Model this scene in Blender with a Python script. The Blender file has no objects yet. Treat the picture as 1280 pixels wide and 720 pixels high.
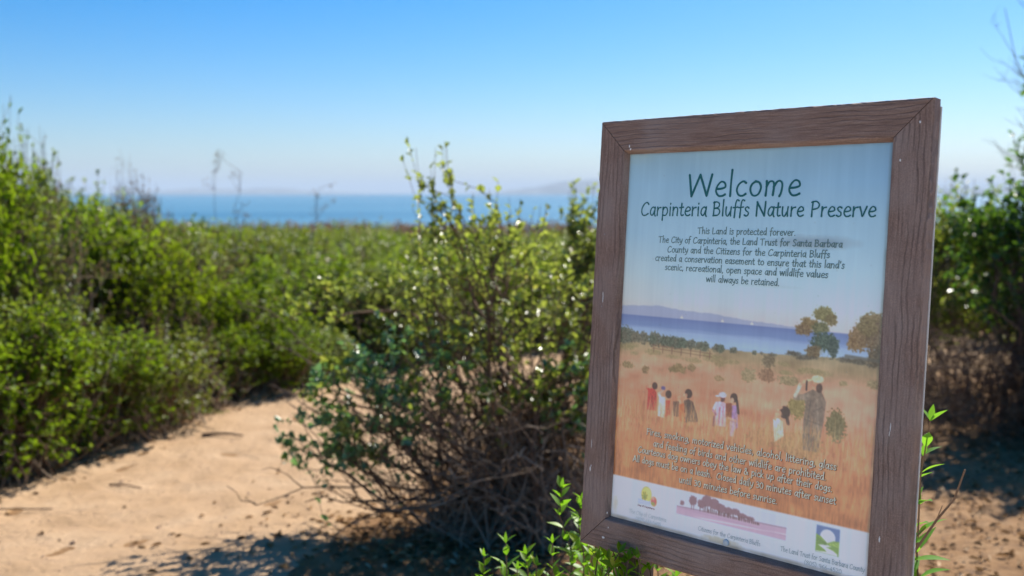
import bpy, math, random
import numpy as np
from mathutils import Matrix, Vector

S = bpy.context.scene
COL = S.collection
R = math.radians

# ------------------------------------------------------------------ camera
EYE = 1.31
cam_d = bpy.data.cameras.new("camera")
cam_d.sensor_width = 36.0
cam_d.lens = 35.0
cam_d.clip_start = 0.05
cam_d.clip_end = 200000
cam = bpy.data.objects.new("camera", cam_d)
COL.objects.link(cam)
cam.location = (0, 0, EYE)
cam.rotation_euler = (R(90 - 5.46), 0, 0)
cam_d.dof.use_dof = True
cam_d.dof.focus_distance = 1.55
cam_d.dof.aperture_fstop = 3.6
S.camera = cam

# ------------------------------------------------------------------ sky and sun
SUN_AZ, SUN_EL = 32.0, 44.5          # azimuth to the right of the view axis
w = bpy.data.worlds.new("World")
S.world = w
w.use_nodes = True
wn, wl = w.node_tree.nodes, w.node_tree.links
bg = wn["Background"]
sky = wn.new("ShaderNodeTexSky")
sky.sky_type = 'NISHITA'
sky.sun_disc = False
sky.sun_elevation = R(SUN_EL)
sky.sun_rotation = R(SUN_AZ)
sky.altitude = 0
sky.air_density = 1.0
sky.dust_density = 0.7
sky.ozone_density = 8.0
hsv = wn.new("ShaderNodeHueSaturation")
hsv.inputs["Saturation"].default_value = 1.42
wl.new(sky.outputs[0], hsv.inputs["Color"])
wl.new(hsv.outputs[0], bg.inputs[0])
bg.inputs[1].default_value = 0.066
sun_d = bpy.data.lights.new("sun", 'SUN')
sun_d.energy = 4.3
sun_d.angle = R(0.53)
sun_d.color = (1.0, 0.94, 0.85)
sun = bpy.data.objects.new("sun", sun_d)
COL.objects.link(sun)
sd = Vector((math.sin(R(SUN_AZ)) * math.cos(R(SUN_EL)), math.cos(R(SUN_AZ)) * math.cos(R(SUN_EL)), math.sin(R(SUN_EL))))
sun.rotation_euler = sd.to_track_quat('Z', 'Y').to_euler()
sun.location = (6, 9, 9)

S.view_settings.view_transform = 'Standard'
S.view_settings.look = 'None'
S.view_settings.gamma = 1
S.view_settings.use_curve_mapping = False
S.view_settings.exposure = 1.08
S.cycles.max_bounces = 7
S.cycles.diffuse_bounces = 3
S.cycles.glossy_bounces = 2
S.cycles.transmission_bounces = 3
S.cycles.transparent_max_bounces = 6
S.cycles.volume_bounces = 0
S.cycles.use_denoising = True
S.cycles.caustics_reflective = False
S.cycles.caustics_refractive = False
S.cycles.sample_clamp_indirect = 6

# ------------------------------------------------------------------ helpers
def tag(o, label=None, cat=None, group=None, kind=None):
    if label: o["label"] = label
    if cat: o["category"] = cat
    if group: o["group"] = group
    if kind: o["kind"] = kind
    return o

def empty(name, loc=(0, 0, 0), rz=0.0):
    o = bpy.data.objects.new(name, None)
    o.empty_display_size = 0.1
    COL.objects.link(o)
    o.location = loc
    o.rotation_euler = (0, 0, rz)
    return o

def link(name, me, mat=None, parent=None, smooth=False):
    if mat is not None and len(me.materials) == 0: me.materials.append(mat)
    if smooth: me.polygons.foreach_set("use_smooth", [True] * len(me.polygons))
    o = bpy.data.objects.new(name, me)
    COL.objects.link(o)
    if parent is not None: o.parent = parent
    return o

class MB:
    """collects vertices and faces of one mesh"""
    def __init__(s): s.v = []; s.f = []
    def add(s, vs, fs):
        b = len(s.v); s.v.extend([tuple(map(float, p)) for p in vs]); s.f.extend([tuple(b + i for i in f) for f in fs])
    def box(s, x0, x1, y0, y1, z0, z1):
        s.add([(x, y, z) for x in (x0, x1) for y in (y0, y1) for z in (z0, z1)],
              [(0, 1, 3, 2), (4, 6, 7, 5), (0, 4, 5, 1), (2, 3, 7, 6), (0, 2, 6, 4), (1, 5, 7, 3)])
    def tube(s, pts, r0, r1, n=5):
        pts = [np.asarray(p, float) for p in pts]
        m = len(pts); ring = []
        b = len(s.v)
        ref = np.array([0.31, 0.22, 0.92])
        for i, p in enumerate(pts):
            d = pts[min(i + 1, m - 1)] - pts[max(i - 1, 0)]
            d = d / (np.linalg.norm(d) + 1e-9)
            a = np.cross(d, ref)
            if np.linalg.norm(a) < .1: a = np.cross(d, [1, 0, 0])
            a /= np.linalg.norm(a); c = np.cross(d, a)
            r = r0 + (r1 - r0) * i / (m - 1)
            for k in range(n):
                t = 2 * math.pi * k / n
                s.v.append(tuple(p + r * (math.cos(t) * a + math.sin(t) * c)))
        for i in range(m - 1):
            for k in range(n):
                k2 = (k + 1) % n
                s.f.append((b + i * n + k, b + i * n + k2, b + (i + 1) * n + k2, b + (i + 1) * n + k))
        s.f.append(tuple(b + k for k in range(n))[::-1])
        s.f.append(tuple(b + (m - 1) * n + k for k in range(n)))
    def mesh(s, name):
        me = bpy.data.meshes.new(name)
        me.from_pydata(s.v, [], s.f); me.update()
        return me
    def build(s, name, mat, parent=None, smooth=False):
        return link(name, s.mesh(name), mat, parent, smooth)

def quads_mesh(name, V, F):
    """fast mesh from numpy arrays, all faces quads"""
    me = bpy.data.meshes.new(name)
    me.vertices.add(len(V)); me.vertices.foreach_set("co", np.ascontiguousarray(V, dtype=np.float32).ravel())
    n = len(F)
    me.loops.add(n * 4); me.loops.foreach_set("vertex_index", np.ascontiguousarray(F, dtype=np.int32).ravel())
    me.polygons.add(n)
    me.polygons.foreach_set("loop_start", np.arange(0, n * 4, 4, dtype=np.int32))
    me.update(calc_edges=True); me.validate()
    return me

def grid_faces(nr, nc):
    i = np.arange(nr - 1)[:, None] * nc + np.arange(nc - 1)[None, :]
    return np.stack([i, i + 1, i + nc + 1, i + nc], -1).reshape(-1, 4)

def vnoise(x, y, seed=0):
    xi = np.floor(x).astype(np.int64); yi = np.floor(y).astype(np.int64)
    fx = x - xi; fy = y - yi
    fx = fx * fx * (3 - 2 * fx); fy = fy * fy * (3 - 2 * fy)
    def h(a, b):
        n = (a * 374761393 + b * 668265263 + seed * 1442695041) & 0x7fffffff
        n = ((n ^ (n >> 13)) * 1274126177) & 0x7fffffff
        return ((n ^ (n >> 16)) & 0xffff) / 65535.0
    a, b, c, d = h(xi, yi), h(xi + 1, yi), h(xi, yi + 1), h(xi + 1, yi + 1)
    return (a * (1 - fx) + b * fx) * (1 - fy) + (c * (1 - fx) + d * fx) * fy

def fbm(x, y, oct=4, seed=0):
    s = 0; a = 1; t = 0
    for k in range(oct):
        s = s + a * vnoise(x * 2 ** k, y * 2 ** k, seed + k); t += a; a *= .5
    return s / t

# ------------------------------------------------------------------ materials
def new_mat(name):
    m = bpy.data.materials.new(name); m.use_nodes = True
    nt = m.node_tree
    return m, nt.nodes, nt.links, nt.nodes["Principled BSDF"]

def ramp(n, stops):
    r = n.new("ShaderNodeValToRGB")
    e = r.color_ramp.elements
    while len(e) < len(stops): e.new(0.5)
    for el, (p, c) in zip(e, stops):
        el.position = p; el.color = (*c, 1)
    return r

def simple(name, col, rough=.6, spec=.5, metal=0, var=.12, scale=40):
    m, n, l, p = new_mat(name)
    tc = n.new("ShaderNodeTexCoord"); nz = n.new("ShaderNodeTexNoise"); nz.inputs["Scale"].default_value = scale
    nz.inputs["Detail"].default_value = 4
    l.new(tc.outputs["Object"], nz.inputs["Vector"])
    a = [c * (1 - var) for c in col]; b = [min(1, c * (1 + var)) for c in col]
    r = ramp(n, [(.3, a), (.7, b)])
    l.new(nz.outputs["Fac"], r.inputs[0]); l.new(r.outputs[0], p.inputs["Base Color"])
    p.inputs["Roughness"].default_value = rough
    p.inputs["Specular IOR Level"].default_value = spec
    p.inputs["Metallic"].default_value = metal
    return m

def leaf_mat(name, stops, rough=.38, spec=.5, trans=.5, tcol=(0.35, 0.55, 0.05)):
    m, n, l, p = new_mat(name)
    geo = n.new("ShaderNodeNewGeometry")
    r = ramp(n, stops)
    l.new(geo.outputs["Random Per Island"], r.inputs[0])
    tc = n.new("ShaderNodeTexCoord"); nz = n.new("ShaderNodeTexNoise")
    nz.inputs["Scale"].default_value = 5
    l.new(tc.outputs["Object"], nz.inputs["Vector"])
    hs = n.new("ShaderNodeHueSaturation")
    mr = n.new("ShaderNodeMapRange"); mr.inputs[3].default_value = .75; mr.inputs[4].default_value = 1.9
    l.new(nz.outputs["Fac"], mr.inputs[0]); l.new(mr.outputs[0], hs.inputs["Value"])
    oi = n.new("ShaderNodeObjectInfo"); mo = n.new("ShaderNodeMapRange"); mo.inputs[3].default_value = .48; mo.inputs[4].default_value = .535
    l.new(oi.outputs["Random"], mo.inputs[0]); l.new(mo.outputs[0], hs.inputs["Hue"])
    m2 = n.new("ShaderNodeMapRange"); m2.inputs[3].default_value = 1.2; m2.inputs[4].default_value = .98
    l.new(oi.outputs["Random"], m2.inputs[0]); l.new(m2.outputs[0], hs.inputs["Saturation"])
    l.new(r.outputs[0], hs.inputs["Color"])
    l.new(hs.outputs[0], p.inputs["Base Color"])
    p.inputs["Roughness"].default_value = rough
    p.inputs["Specular IOR Level"].default_value = spec
    tr = n.new("ShaderNodeBsdfTranslucent")
    mx = n.new("ShaderNodeMix"); mx.data_type = 'RGBA'; mx.blend_type = 'MULTIPLY'; mx.inputs[0].default_value = 0
    bc = n.new("ShaderNodeMix"); bc.data_type = 'RGBA'; bc.inputs[0].default_value = .6
    l.new(hs.outputs[0], bc.inputs[6]); bc.inputs[7].default_value = (*tcol, 1)
    l.new(bc.outputs[2], tr.inputs["Color"])
    ms = n.new("ShaderNodeMixShader"); ms.inputs[0].default_value = trans
    l.new(p.outputs[0], ms.inputs[1]); l.new(tr.outputs[0], ms.inputs[2])
    l.new(ms.outputs[0], n["Material Output"].inputs["Surface"])
    return m

def bark_mat(name, a, b, scale=30):
    m, n, l, p = new_mat(name)
    geo = n.new("ShaderNodeNewGeometry")
    r = ramp(n, [(0, a), (1, b)])
    tc = n.new("ShaderNodeTexCoord"); nz = n.new("ShaderNodeTexNoise"); nz.inputs["Scale"].default_value = scale
    l.new(tc.outputs["Object"], nz.inputs["Vector"])
    ad = n.new("ShaderNodeMath"); ad.operation = 'ADD'
    mu = n.new("ShaderNodeMath"); mu.operation = 'MULTIPLY_ADD'; mu.inputs[1].default_value = .6; mu.inputs[2].default_value = -.3
    l.new(nz.outputs["Fac"], mu.inputs[0]); l.new(geo.outputs["Random Per Island"], ad.inputs[0]); l.new(mu.outputs[0], ad.inputs[1])
    l.new(ad.outputs[0], r.inputs[0]); l.new(r.outputs[0], p.inputs["Base Color"])
    p.inputs["Roughness"].default_value = .8
    p.inputs["Specular IOR Level"].default_value = .25
    return m

M = {}
M['leaf_hedge'] = leaf_mat("bright_green_leaf", [(0, (.04, .065, .008)), (.5, (.08, .13, .010)), (.85, (.13, .19, .014)), (1, (.18, .15, .04))], tcol=(.38, .54, .015), trans=.5, spec=.14)
M['leaf_salt'] = leaf_mat("grey_green_leaf", [(0, (.06, .11, .035)), (.5, (.11, .17, .045)), (.9, (.18, .24, .07)), (1, (.26, .22, .08))], rough=.3, spec=.8, tcol=(.55, .62, .08), trans=.45)
M['leaf_olive'] = leaf_mat("olive_leaf", [(0, (.04, .06, .012)), (.5, (.075, .11, .018)), (.9, (.12, .155, .025)), (1, (.2, .16, .06))], tcol=(.38, .46, .03), trans=.46, spec=.4)
M['leaf_dark'] = leaf_mat("dark_glossy_leaf", [(0, (.02, .05, .012)), (.6, (.045, .095, .02)), (1, (.09, .14, .03))], rough=.3, spec=.6, tcol=(.2, .4, .03), trans=.4)
M['leaf_fresh'] = leaf_mat("fresh_green_leaf", [(0, (.05, .13, .02)), (.6, (.08, .19, .03)), (.9, (.13, .25, .04)), (1, (.26, .27, .06))], rough=.48, tcol=(.30, .60, .03), trans=.5)
M['leaf_grassy'] = leaf_mat("yellow_green_leaf", [(0, (.07, .11, .015)), (.6, (.14, .19, .03)), (1, (.26, .23, .08))], tcol=(.5, .6, .04), trans=.45)
M['leaf_dry'] = leaf_mat("dry_brown_leaf", [(0, (.07, .045, .025)), (.5, (.16, .105, .06)), (1, (.27, .19, .12))], rough=.8, spec=.2, tcol=(.35, .22, .1), trans=.25)
M['leaf_far'] = leaf_mat("scrub_leaf", [(0, (.04, .07, .02)), (.6, (.075, .12, .03)), (1, (.16, .15, .07))], rough=.5, tcol=(.25, .4, .05), trans=.4)
M['leaf_fardry'] = leaf_mat("dry_scrub_leaf", [(0, (.11, .08, .05)), (.5, (.2, .14, .09)), (1, (.28, .21, .14))], rough=.8, spec=.2, tcol=(.35, .25, .15), trans=.25)
M['rust'] = leaf_mat("rusty_dead_leaf", [(0, (.06, .028, .014)), (.6, (.15, .072, .035)), (1, (.25, .14, .075))], rough=.8, spec=.2, tcol=(.35, .16, .06), trans=.25)
M['straw'] = leaf_mat("straw_blade", [(0, (.16, .11, .06)), (.5, (.30, .22, .13)), (1, (.42, .33, .2))], rough=.7, spec=.2, tcol=(.5, .4, .2), trans=.3)
M['litter'] = leaf_mat("litter_leaf", [(0, (.09, .05, .025)), (.5, (.21, .13, .065)), (.9, (.32, .21, .12)), (1, (.45, .35, .24))], rough=.75, spec=.2, tcol=(.3, .18, .08), trans=.15)
M['bark'] = bark_mat("brown_bark", (.05, .032, .022), (.17, .115, .08))
M['bark_dry'] = bark_mat("dry_twig", (.15, .105, .07), (.34, .26, .18))
M['bark_red'] = bark_mat("red_brown_twig", (.09, .05, .03), (.24, .15, .09))
M['bark_grey'] = bark_mat("grey_twig", (.10, .085, .075), (.26, .22, .19))

# ------------------------------------------------------------------ ground
PATH_L = [(2.6, -2.95), (3.4, -2.62), (4.42, -2.27), (5.36, -1.98), (6.2, -1.72), (6.8, -1.45), (7.4, -1.0), (8.2, .1), (8.9, 1.4), (9.5, 3.5), (10, 6)]
def ground_h(x, y):
    h = .035 * (fbm(x * .7 + 3, y * .7, 3, 5) - .5) + .018 * (fbm(x * 5, y * 5, 4, 9) - .5)
    near = np.clip((y - 14) / 25, 0, 1)
    h = h + .25 * (fbm(x * .15, y * .15, 2, 2) - .5) * np.clip((y - 9) / 8, 0, 1)
    edge = 47 + 8 * (fbm(x * .03, x * 0, 3, 4) - .5)
    fall = np.clip((y - edge) / 16, 0, 1)
    return h - 26 * fall ** .8 - .8 * near

def path_left(y): return np.interp(y, [p[0] for p in PATH_L], [p[1] for p in PATH_L])
RIGHT = [(2.6, -.95), (3.4, -.80), (3.9, -.66), (4.4, -.45), (5.2, -.1), (6.0, .5), (6.7, 1.6), (7.2, 3.5), (7.6, 6)]
def path_right(y): return np.interp(y, [p[0] for p in RIGHT], [p[1] for p in RIGHT])
def path_depth(x, y):
    """metres inside the worn path (negative outside)"""
    n = .22 * (fbm(x * 2.2, y * 2.2, 4, 21) - .5)
    a = np.minimum((x - path_left(y)) * .8, (path_right(y) - x) * .8)
    near = np.where(y < 3.2, np.minimum(np.minimum(x + 3.2 + .8 * (3.2 - y), 6.5 - x), 2.75 - y - .25 * np.clip(-x - .8, 0, 1) * -1.6) * .6, -9.)  # wide sand apron added behind the camera to throw light on the sign
    return np.maximum(a, near) + n

def soil_mat(name, stops, speck=(.12, .075, .05), bump=.5, sc=7, sp=.55):
    m, n, l, p = new_mat(name)
    tc = n.new("ShaderNodeTexCoord")
    a = n.new("ShaderNodeTexNoise"); a.inputs["Scale"].default_value = sc; a.inputs["Detail"].default_value = 8; a.inputs["Roughness"].default_value = .65
    l.new(tc.outputs["Object"], a.inputs["Vector"])
    r = ramp(n, stops); l.new(a.outputs["Fac"], r.inputs[0])
    b = n.new("ShaderNodeTexNoise"); b.inputs["Scale"].default_value = 16; b.inputs["Detail"].default_value = 5
    l.new(tc.outputs["Object"], b.inputs["Vector"])
    r2 = ramp(n, [(.50, (0, 0, 0)), (.75, (1, 1, 1))]); l.new(b.outputs["Fac"], r2.inputs[0])
    mx = n.new("ShaderNodeMix"); mx.data_type = 'RGBA'
    k = n.new("ShaderNodeMath"); k.operation = 'MULTIPLY'; k.inputs[1].default_value = sp
    l.new(r2.outputs[0], k.inputs[0]); l.new(k.outputs[0], mx.inputs[0])
    l.new(r.outputs[0], mx.inputs[6]); mx.inputs[7].default_value = (*speck, 1)
    l.new(mx.outputs[2], p.inputs["Base Color"])
    p.inputs["Roughness"].default_value = .9; p.inputs["Specular IOR Level"].default_value = .2
    c = n.new("ShaderNodeTexNoise"); c.inputs["Scale"].default_value = 22; c.inputs["Detail"].default_value = 9; c.inputs["Roughness"].default_value = .7
    l.new(tc.outputs["Object"], c.inputs["Vector"])
    bp = n.new("ShaderNodeBump"); bp.inputs["Strength"].default_value = bump; bp.inputs["Distance"].default_value = .04
    l.new(c.outputs["Fac"], bp.inputs["Height"]); l.new(bp.outputs[0], p.inputs["Normal"])
    return m
M['soil'] = soil_mat("brown_soil", [(.3, (.19, .10, .042)), (.5, (.29, .165, .075)), (.7, (.38, .24, .125))], bump=.7)
M['sand'] = soil_mat("pale_sand", [(.28, (.35, .222, .118)), (.5, (.455, .30, .172)), (.75, (.53, .37, .228))], speck=(.32, .195, .11), bump=.6, sc=4, sp=.35)

def axis(lo, hi, fine_lo, fine_hi, step, grow=1.14):
    a = list(np.arange(fine_lo, fine_hi + step, step)); s = step
    while a[-1] < hi: s *= grow; a.append(a[-1] + s)
    s = step
    while a[0] > lo: s *= grow; a.insert(0, a[0] - s)
    return np.array(a)
gx = axis(-900, 900, -4.2, 4.4, .06); gy = axis(-60, 80, 1.2, 10.5, .06, 1.1)
GX, GY = np.meshgrid(gx, gy)
GZ = ground_h(GX, GY)
gnd = link("ground", quads_mesh("ground", np.stack([GX, GY, GZ], -1).reshape(-1, 3), grid_faces(len(gy), len(gx))), M['soil'], smooth=True)
tag(gnd, "brown sandy soil of the bluff top", None, None, "structure")

px = axis(-11.0, 7.0, -3.0, .6, .024, 1.12); py = axis(-9.0, 10.0, 3.0, 7.2, .024, 1.12)
px = px[(px > -11.2) & (px < 7.2)]; py = py[(py > -9.2) & (py < 10)]
PX, PY = np.meshgrid(px, py)
PD = path_depth(PX, PY)
PZ = ground_h(PX, PY) + np.clip(PD * .06, -.02, .006) + .010 * (fbm(PX * 8, PY * 8, 4, 31) - .5) * np.clip(PD * 4, 0, 1)
_r = np.random.default_rng(17)
for k in range(130):      # footprints and scuffs pressed into the sand
    fy = _r.uniform(2.9, 7.4); fx = _r.uniform(float(path_left(np.array([fy]))[0]) + .1, .2); an = _r.normal(.3, .5)
    u_ = (PX - fx) * math.cos(an) - (PY - fy) * math.sin(an); v_ = (PX - fx) * math.sin(an) + (PY - fy) * math.cos(an)
    q_ = (u_ / .045) ** 2 + (v_ / .13) ** 2
    PZ = PZ - _r.uniform(.002, .006) * np.exp(-q_ ** 1.5) + .002 * np.exp(-((np.sqrt(q_) - 1.35) / .3) ** 2)
F = grid_faces(len(py), len(px))
keep = (PD.ravel()[F] > -.06).all(1)
F = F[keep]; used = np.unique(F); remap = np.full(PX.size, -1); remap[used] = np.arange(len(used))
pth = link("path", quads_mesh("path", np.stack([PX, PY, PZ], -1).reshape(-1, 3)[used], remap[F]), M['sand'], smooth=True)
tag(pth, "pale sandy footpath worn through the scrub", None, None, "structure")

# unseen pale sheet behind the camera, added to bounce light onto the sign
qx = np.arange(-13.0, 8.01, .25); qy = np.arange(-15.0, 1.01, .25)
QX, QY = np.meshgrid(qx, qy)
M['bounce_ground'] = soil_mat("pale_bounce_ground", [(.3, (.56, .50, .42)), (.5, (.66, .60, .52)), (.75, (.74, .68, .60))], (.4, .35, .3), bump=.5, sc=9, sp=.2)
gv = link("bounce_ground", quads_mesh("bounce_ground", np.stack([QX + .12 * (fbm(QX * .8, QY * .8, 3, 4) - .5), QY + .6 * (fbm(QX * .6, QY * .6 + 9, 3, 7) - .5), ground_h(QX, QY) + .03], -1).reshape(-1, 3), grid_faces(len(qy), len(qx))), M['bounce_ground'], smooth=True)
tag(gv, "unseen pale ground sheet added to bounce light onto the sign", None, None, "structure")

# ------------------------------------------------------------------ sea
m, n, l, p = new_mat("sea_water")
tc = n.new("ShaderNodeTexCoord")
nz = n.new("ShaderNodeTexNoise"); nz.inputs["Scale"].default_value = .12; nz.inputs["Detail"].default_value = 6
l.new(tc.outputs["Object"], nz.inputs["Vector"])
mp = n.new("ShaderNodeMapping"); mp.inputs["Scale"].default_value = (.0012, .006, 1); l.new(tc.outputs["Object"], mp.inputs[0])
nb = n.new("ShaderNodeTexNoise"); nb.inputs["Scale"].default_value = 1; nb.inputs["Detail"].default_value = 4; l.new(mp.outputs[0], nb.inputs["Vector"])
r = ramp(n, [(.35, (.04, .15, .255)), (.65, (.10, .24, .345))]); l.new(nb.outputs["Fac"], r.inputs[0]); l.new(r.outputs[0], p.inputs["Base Color"])
bp = n.new("ShaderNodeBump"); bp.inputs["Strength"].default_value = .9; bp.inputs["Distance"].default_value = 2.0
l.new(nz.outputs["Fac"], bp.inputs["Height"]); l.new(bp.outputs[0], p.inputs["Normal"])
p.inputs["Roughness"].default_value = .6; p.inputs["Specular IOR Level"].default_value = .06
M['sea'] = m
sx = np.array([-60000, -20000, -6000, -1500, 0, 1500, 6000, 20000, 60000.]); sy = np.array([45, 120, 400, 1500, 5000, 15000, 60000.])
SX, SY = np.meshgrid(sx, sy)
sea = link("sea", quads_mesh("sea", np.stack([SX, SY, SX * 0 - 22], -1).reshape(-1, 3), grid_faces(len(sy), len(sx))), M['sea'])
tag(sea, "calm blue sea out to the horizon", None, None, "structure")

# ------------------------------------------------------------------ island hills on the horizon
def island(name, prof, dist, label, seed):
    """prof: (pixels right of the view axis, pixels over the horizon) at 1244 px focal length"""
    k = dist / 1244.4
    xs = np.linspace(prof[0][0], prof[-1][0], 160); ys = np.linspace(-1, 1, 25)
    XX, YY = np.meshgrid(xs, ys)
    hh = np.interp(XX, [q[0] for q in prof], [q[1] for q in prof])
    h = hh * np.clip(1 - YY ** 2, 0, 1) ** .8 * (1 + .35 * (fbm(XX / 16, YY * 3, 4, seed) - .5))
    V = np.stack([XX * k, dist + YY * 1400, h * k * 1.03 - 23], -1).reshape(-1, 3)
    o = link(name, quads_mesh(name, V, grid_faces(25, 160)), M['hill'], smooth=True)
    tag(o, label, None, None, "structure")
M['hill'] = simple("island_slope", (.17, .2, .22), .95, .1, scale=.004, var=.25)
island("island_hills", [(-70, 0), (-20, 3), (30, 9), (65, 16), (110, 19), (200, 24), (330, 22), (440, 14), (540, 9), (700, 4), (820, 0)], 17000, "pale blue island hills on the horizon behind the sign", 3)
island("island_hills", [(-480, 0), (-430, 4), (-390, 7), (-340, 6), (-290, 7), (-230, 3), (-170, 0)], 21000, "faint island hills on the horizon beyond the left hedge", 8)

# ------------------------------------------------------------------ haze over the sea
hz = MB(); hz.box(-65000, 65000, -70, 65000, -28, 480)
m, n, l, p = new_mat("sea_air")
n.remove(p)
pv = n.new("ShaderNodeVolumePrincipled")
pv.inputs["Color"].default_value = (.72, .86, 1, 1)
pv.inputs["Density"].default_value = 5.5e-5
l.new(pv.outputs[0], n["Material Output"].inputs["Volume"])
m.cycles.homogeneous_volume = True if hasattr(m, "cycles") and hasattr(m.cycles, "homogeneous_volume") else None
haze = hz.build("haze", m)
tag(haze, None, None, None, "stuff")

# ------------------------------------------------------------------ plants
def leaves_mesh(name, P, A, N, L, W, fold=.25, curl=.15):
    """P base points, A axes, N normals (n x 3), L, W arrays -> folded leaves of two quads each"""
    A = A / (np.linalg.norm(A, axis=1, keepdims=True) + 1e-9)
    Sd = np.cross(A, N); Sd /= (np.linalg.norm(Sd, axis=1, keepdims=True) + 1e-9)
    N = np.cross(Sd, A)
    L = L[:, None]; W = W[:, None]
    v0 = P
    v1 = P + A * L * .32 + Sd * W * .46 + N * W * fold
    v2 = P + A * L * .70 + Sd * W * .40 + N * W * (fold - .1)
    v3 = P + A * L - N * L * curl
    v4 = P + A * L * .70 - Sd * W * .40 + N * W * (fold - .1)
    v5 = P + A * L * .32 - Sd * W * .46 + N * W * fold
    V = np.stack([v0, v1, v2, v3, v4, v5], 1).reshape(-1, 3)
    b = np.arange(len(P))[:, None] * 6
    F = np.concatenate([b + np.array([0, 1, 2, 3]), b + np.array([0, 3, 4, 5])], 1).reshape(-1, 4)
    return quads_mesh(name, V, F)

def bend(a, b, rng, amt, k=6, lift=0.0, jit=.012):
    a = np.asarray(a, float); b = np.asarray(b, float)
    d = np.linalg.norm(b - a)
    c = (a + b) / 2 + rng.normal(0, amt * d, 3) + np.array([0, 0, lift * d])
    t = np.linspace(0, 1, k)[:, None]
    pts = (1 - t) ** 2 * a + 2 * t * (1 - t) * c + t ** 2 * b
    jit = rng.normal(0, jit * d, pts.shape); jit[0] = 0; jit[-1] = 0
    return pts + jit

def grow(seed, lobes, base_r=.12, trunks=9, twigs=300, per=13, leaf=(.022, .013), r_trunk=.012, r_twig=.0028, bare=0, bare_r=.3, bare_h=.7, leaf_from=.35, tri=5, base=(0, 0), leafvar=.35, crook=1.0, tangle=None):
    """one shrub around the origin: (foliage mesh, stems mesh, bare twigs mesh)"""
    rng = np.random.default_rng(seed)
    st = MB(); dead = MB()
    cum = np.cumsum([q[2] for q in lobes]); cum = cum / cum[-1]
    tr = []
    for i in range(trunks):
        c, rad, wgt, u = lobes[int(np.searchsorted(cum, (i + .5) / trunks))]
        e = np.array(c) + rng.uniform(-.5, .5, 3) * np.array(rad)
        a = rng.uniform(0, 2 * math.pi); q = base_r * math.sqrt(rng.uniform(0, 1))
        s = np.array([base[0] + q * math.cos(a), base[1] + q * math.sin(a), -.03])
        pts = bend(s, e, rng, .10 * crook, 10 if crook > 1 else 9, .06, .012 * crook)
        st.tube(pts, r_trunk * rng.uniform(.6, 1.2), r_trunk * .3, tri)
        tr.append(pts)
    P = []; A = []; N = []
    for i in range(twigs):
        c, rad, wgt, u = lobes[int(np.searchsorted(cum, rng.uniform(0, 1)))]
        d = rng.normal(0, 1, 3); d /= np.linalg.norm(d)
        rr = rng.uniform(.45, 1) ** .6
        e = np.array(c) + d * rr * np.array(rad)
        e[2] = max(e[2], .05)
        cand = tr[int(np.argmin([np.linalg.norm(t[-1] - e) + rng.uniform(0, .15) for t in tr]))]
        s = cand[rng.integers(3, 9)]
        far = np.linalg.norm(e - s)
        pts = bend(s, e, rng, .12 * crook, 7, .12 * u, .014 * crook)
        tip = pts[-1] + np.array([0, 0, 1]) * rng.uniform(.03, .12) * u + (pts[-1] - pts[-2]) * .4
        pts = np.vstack([pts, tip])
        st.tube(pts, r_twig * rng.uniform(.7, 1.3), r_twig * .35, 3)
        m = int(per * rng.uniform(.6, 1.4))
        ts = rng.uniform(leaf_from, 1.0, m) ** .8 * (len(pts) - 1)
        i0 = np.minimum(ts.astype(int), len(pts) - 2); fr = (ts - i0)[:, None]
        pos = pts[i0] * (1 - fr) + pts[i0 + 1] * fr
        ax = pts[i0 + 1] - pts[i0]; ax /= (np.linalg.norm(ax, axis=1, keepdims=True) + 1e-9)
        rd = rng.normal(0, 1, (m, 3)); rd -= (rd * ax).sum(1, keepdims=True) * ax; rd /= np.linalg.norm(rd, axis=1, keepdims=True)
        P.append(pos); A.append(ax * rng.uniform(.2, .9, (m, 1)) + rd * .8 + np.array([0, 0, .25])); N.append(ax * .8 + rng.normal(0, .35, (m, 3)) + np.array([0, 0, .5]))
    for i in range(bare):
        a = rng.uniform(0, 2 * math.pi); q = base_r * math.sqrt(rng.uniform(0, 1)) * 1.3
        s = np.array([base[0] + q * math.cos(a), base[1] + q * math.sin(a), -.02])
        c, rad, wgt, u = lobes[int(np.searchsorted(cum, rng.uniform(0, 1)))]
        t2 = rng.uniform(.25, 1)
        e = s + (np.array(c) + rng.normal(0, .5, 3) * np.array(rad) - s) * t2 + rng.normal(0, .1, 3) * bare_r
        e[2] = abs(e[2]) * bare_h + .02
        pts = bend(s, e, rng, .16, 7, .1)
        dead.tube(pts, r_twig * rng.uniform(1., 2.2), r_twig * .4, 4)
        for j in range(3):
            s2 = pts[rng.integers(2, 6)]
            e2 = s2 + rng.normal(0, .09, 3) + np.array([0, 0, .05])
            dead.tube(bend(s2, e2, rng, .15, 4), r_twig * .6, r_twig * .25, 3)
    if tangle:
        c, rad, k_ = tangle
        for i in range(k_):
            s = np.array(c) + rng.uniform(-1, 1, 3) * np.array(rad) * .8; s[2] = max(.02, s[2])
            d = rng.normal(0, 1, 3) * np.array([1, 1, .8]); d /= np.linalg.norm(d)
            e = s + d * rng.uniform(.12, .42); e[2] = max(.015, e[2])
            pts = bend(s, e, rng, .2, 7, .05, .03)
            dead.tube(pts, r_twig * rng.uniform(.6, 1.6), r_twig * .35, 4)
            for j in range(2):
                s2 = pts[rng.integers(2, 6)]; e2 = s2 + rng.normal(0, .06, 3)
                dead.tube(bend(s2, e2, rng, .2, 4), r_twig * .5, r_twig * .25, 3)
    P = np.vstack(P); A = np.vstack(A); N = np.vstack(N)
    L = leaf[0] * rng.uniform(1 - leafvar, 1 + leafvar, len(P)); W = leaf[1] * L / leaf[0] * rng.uniform(.8, 1.2, len(P))
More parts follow.
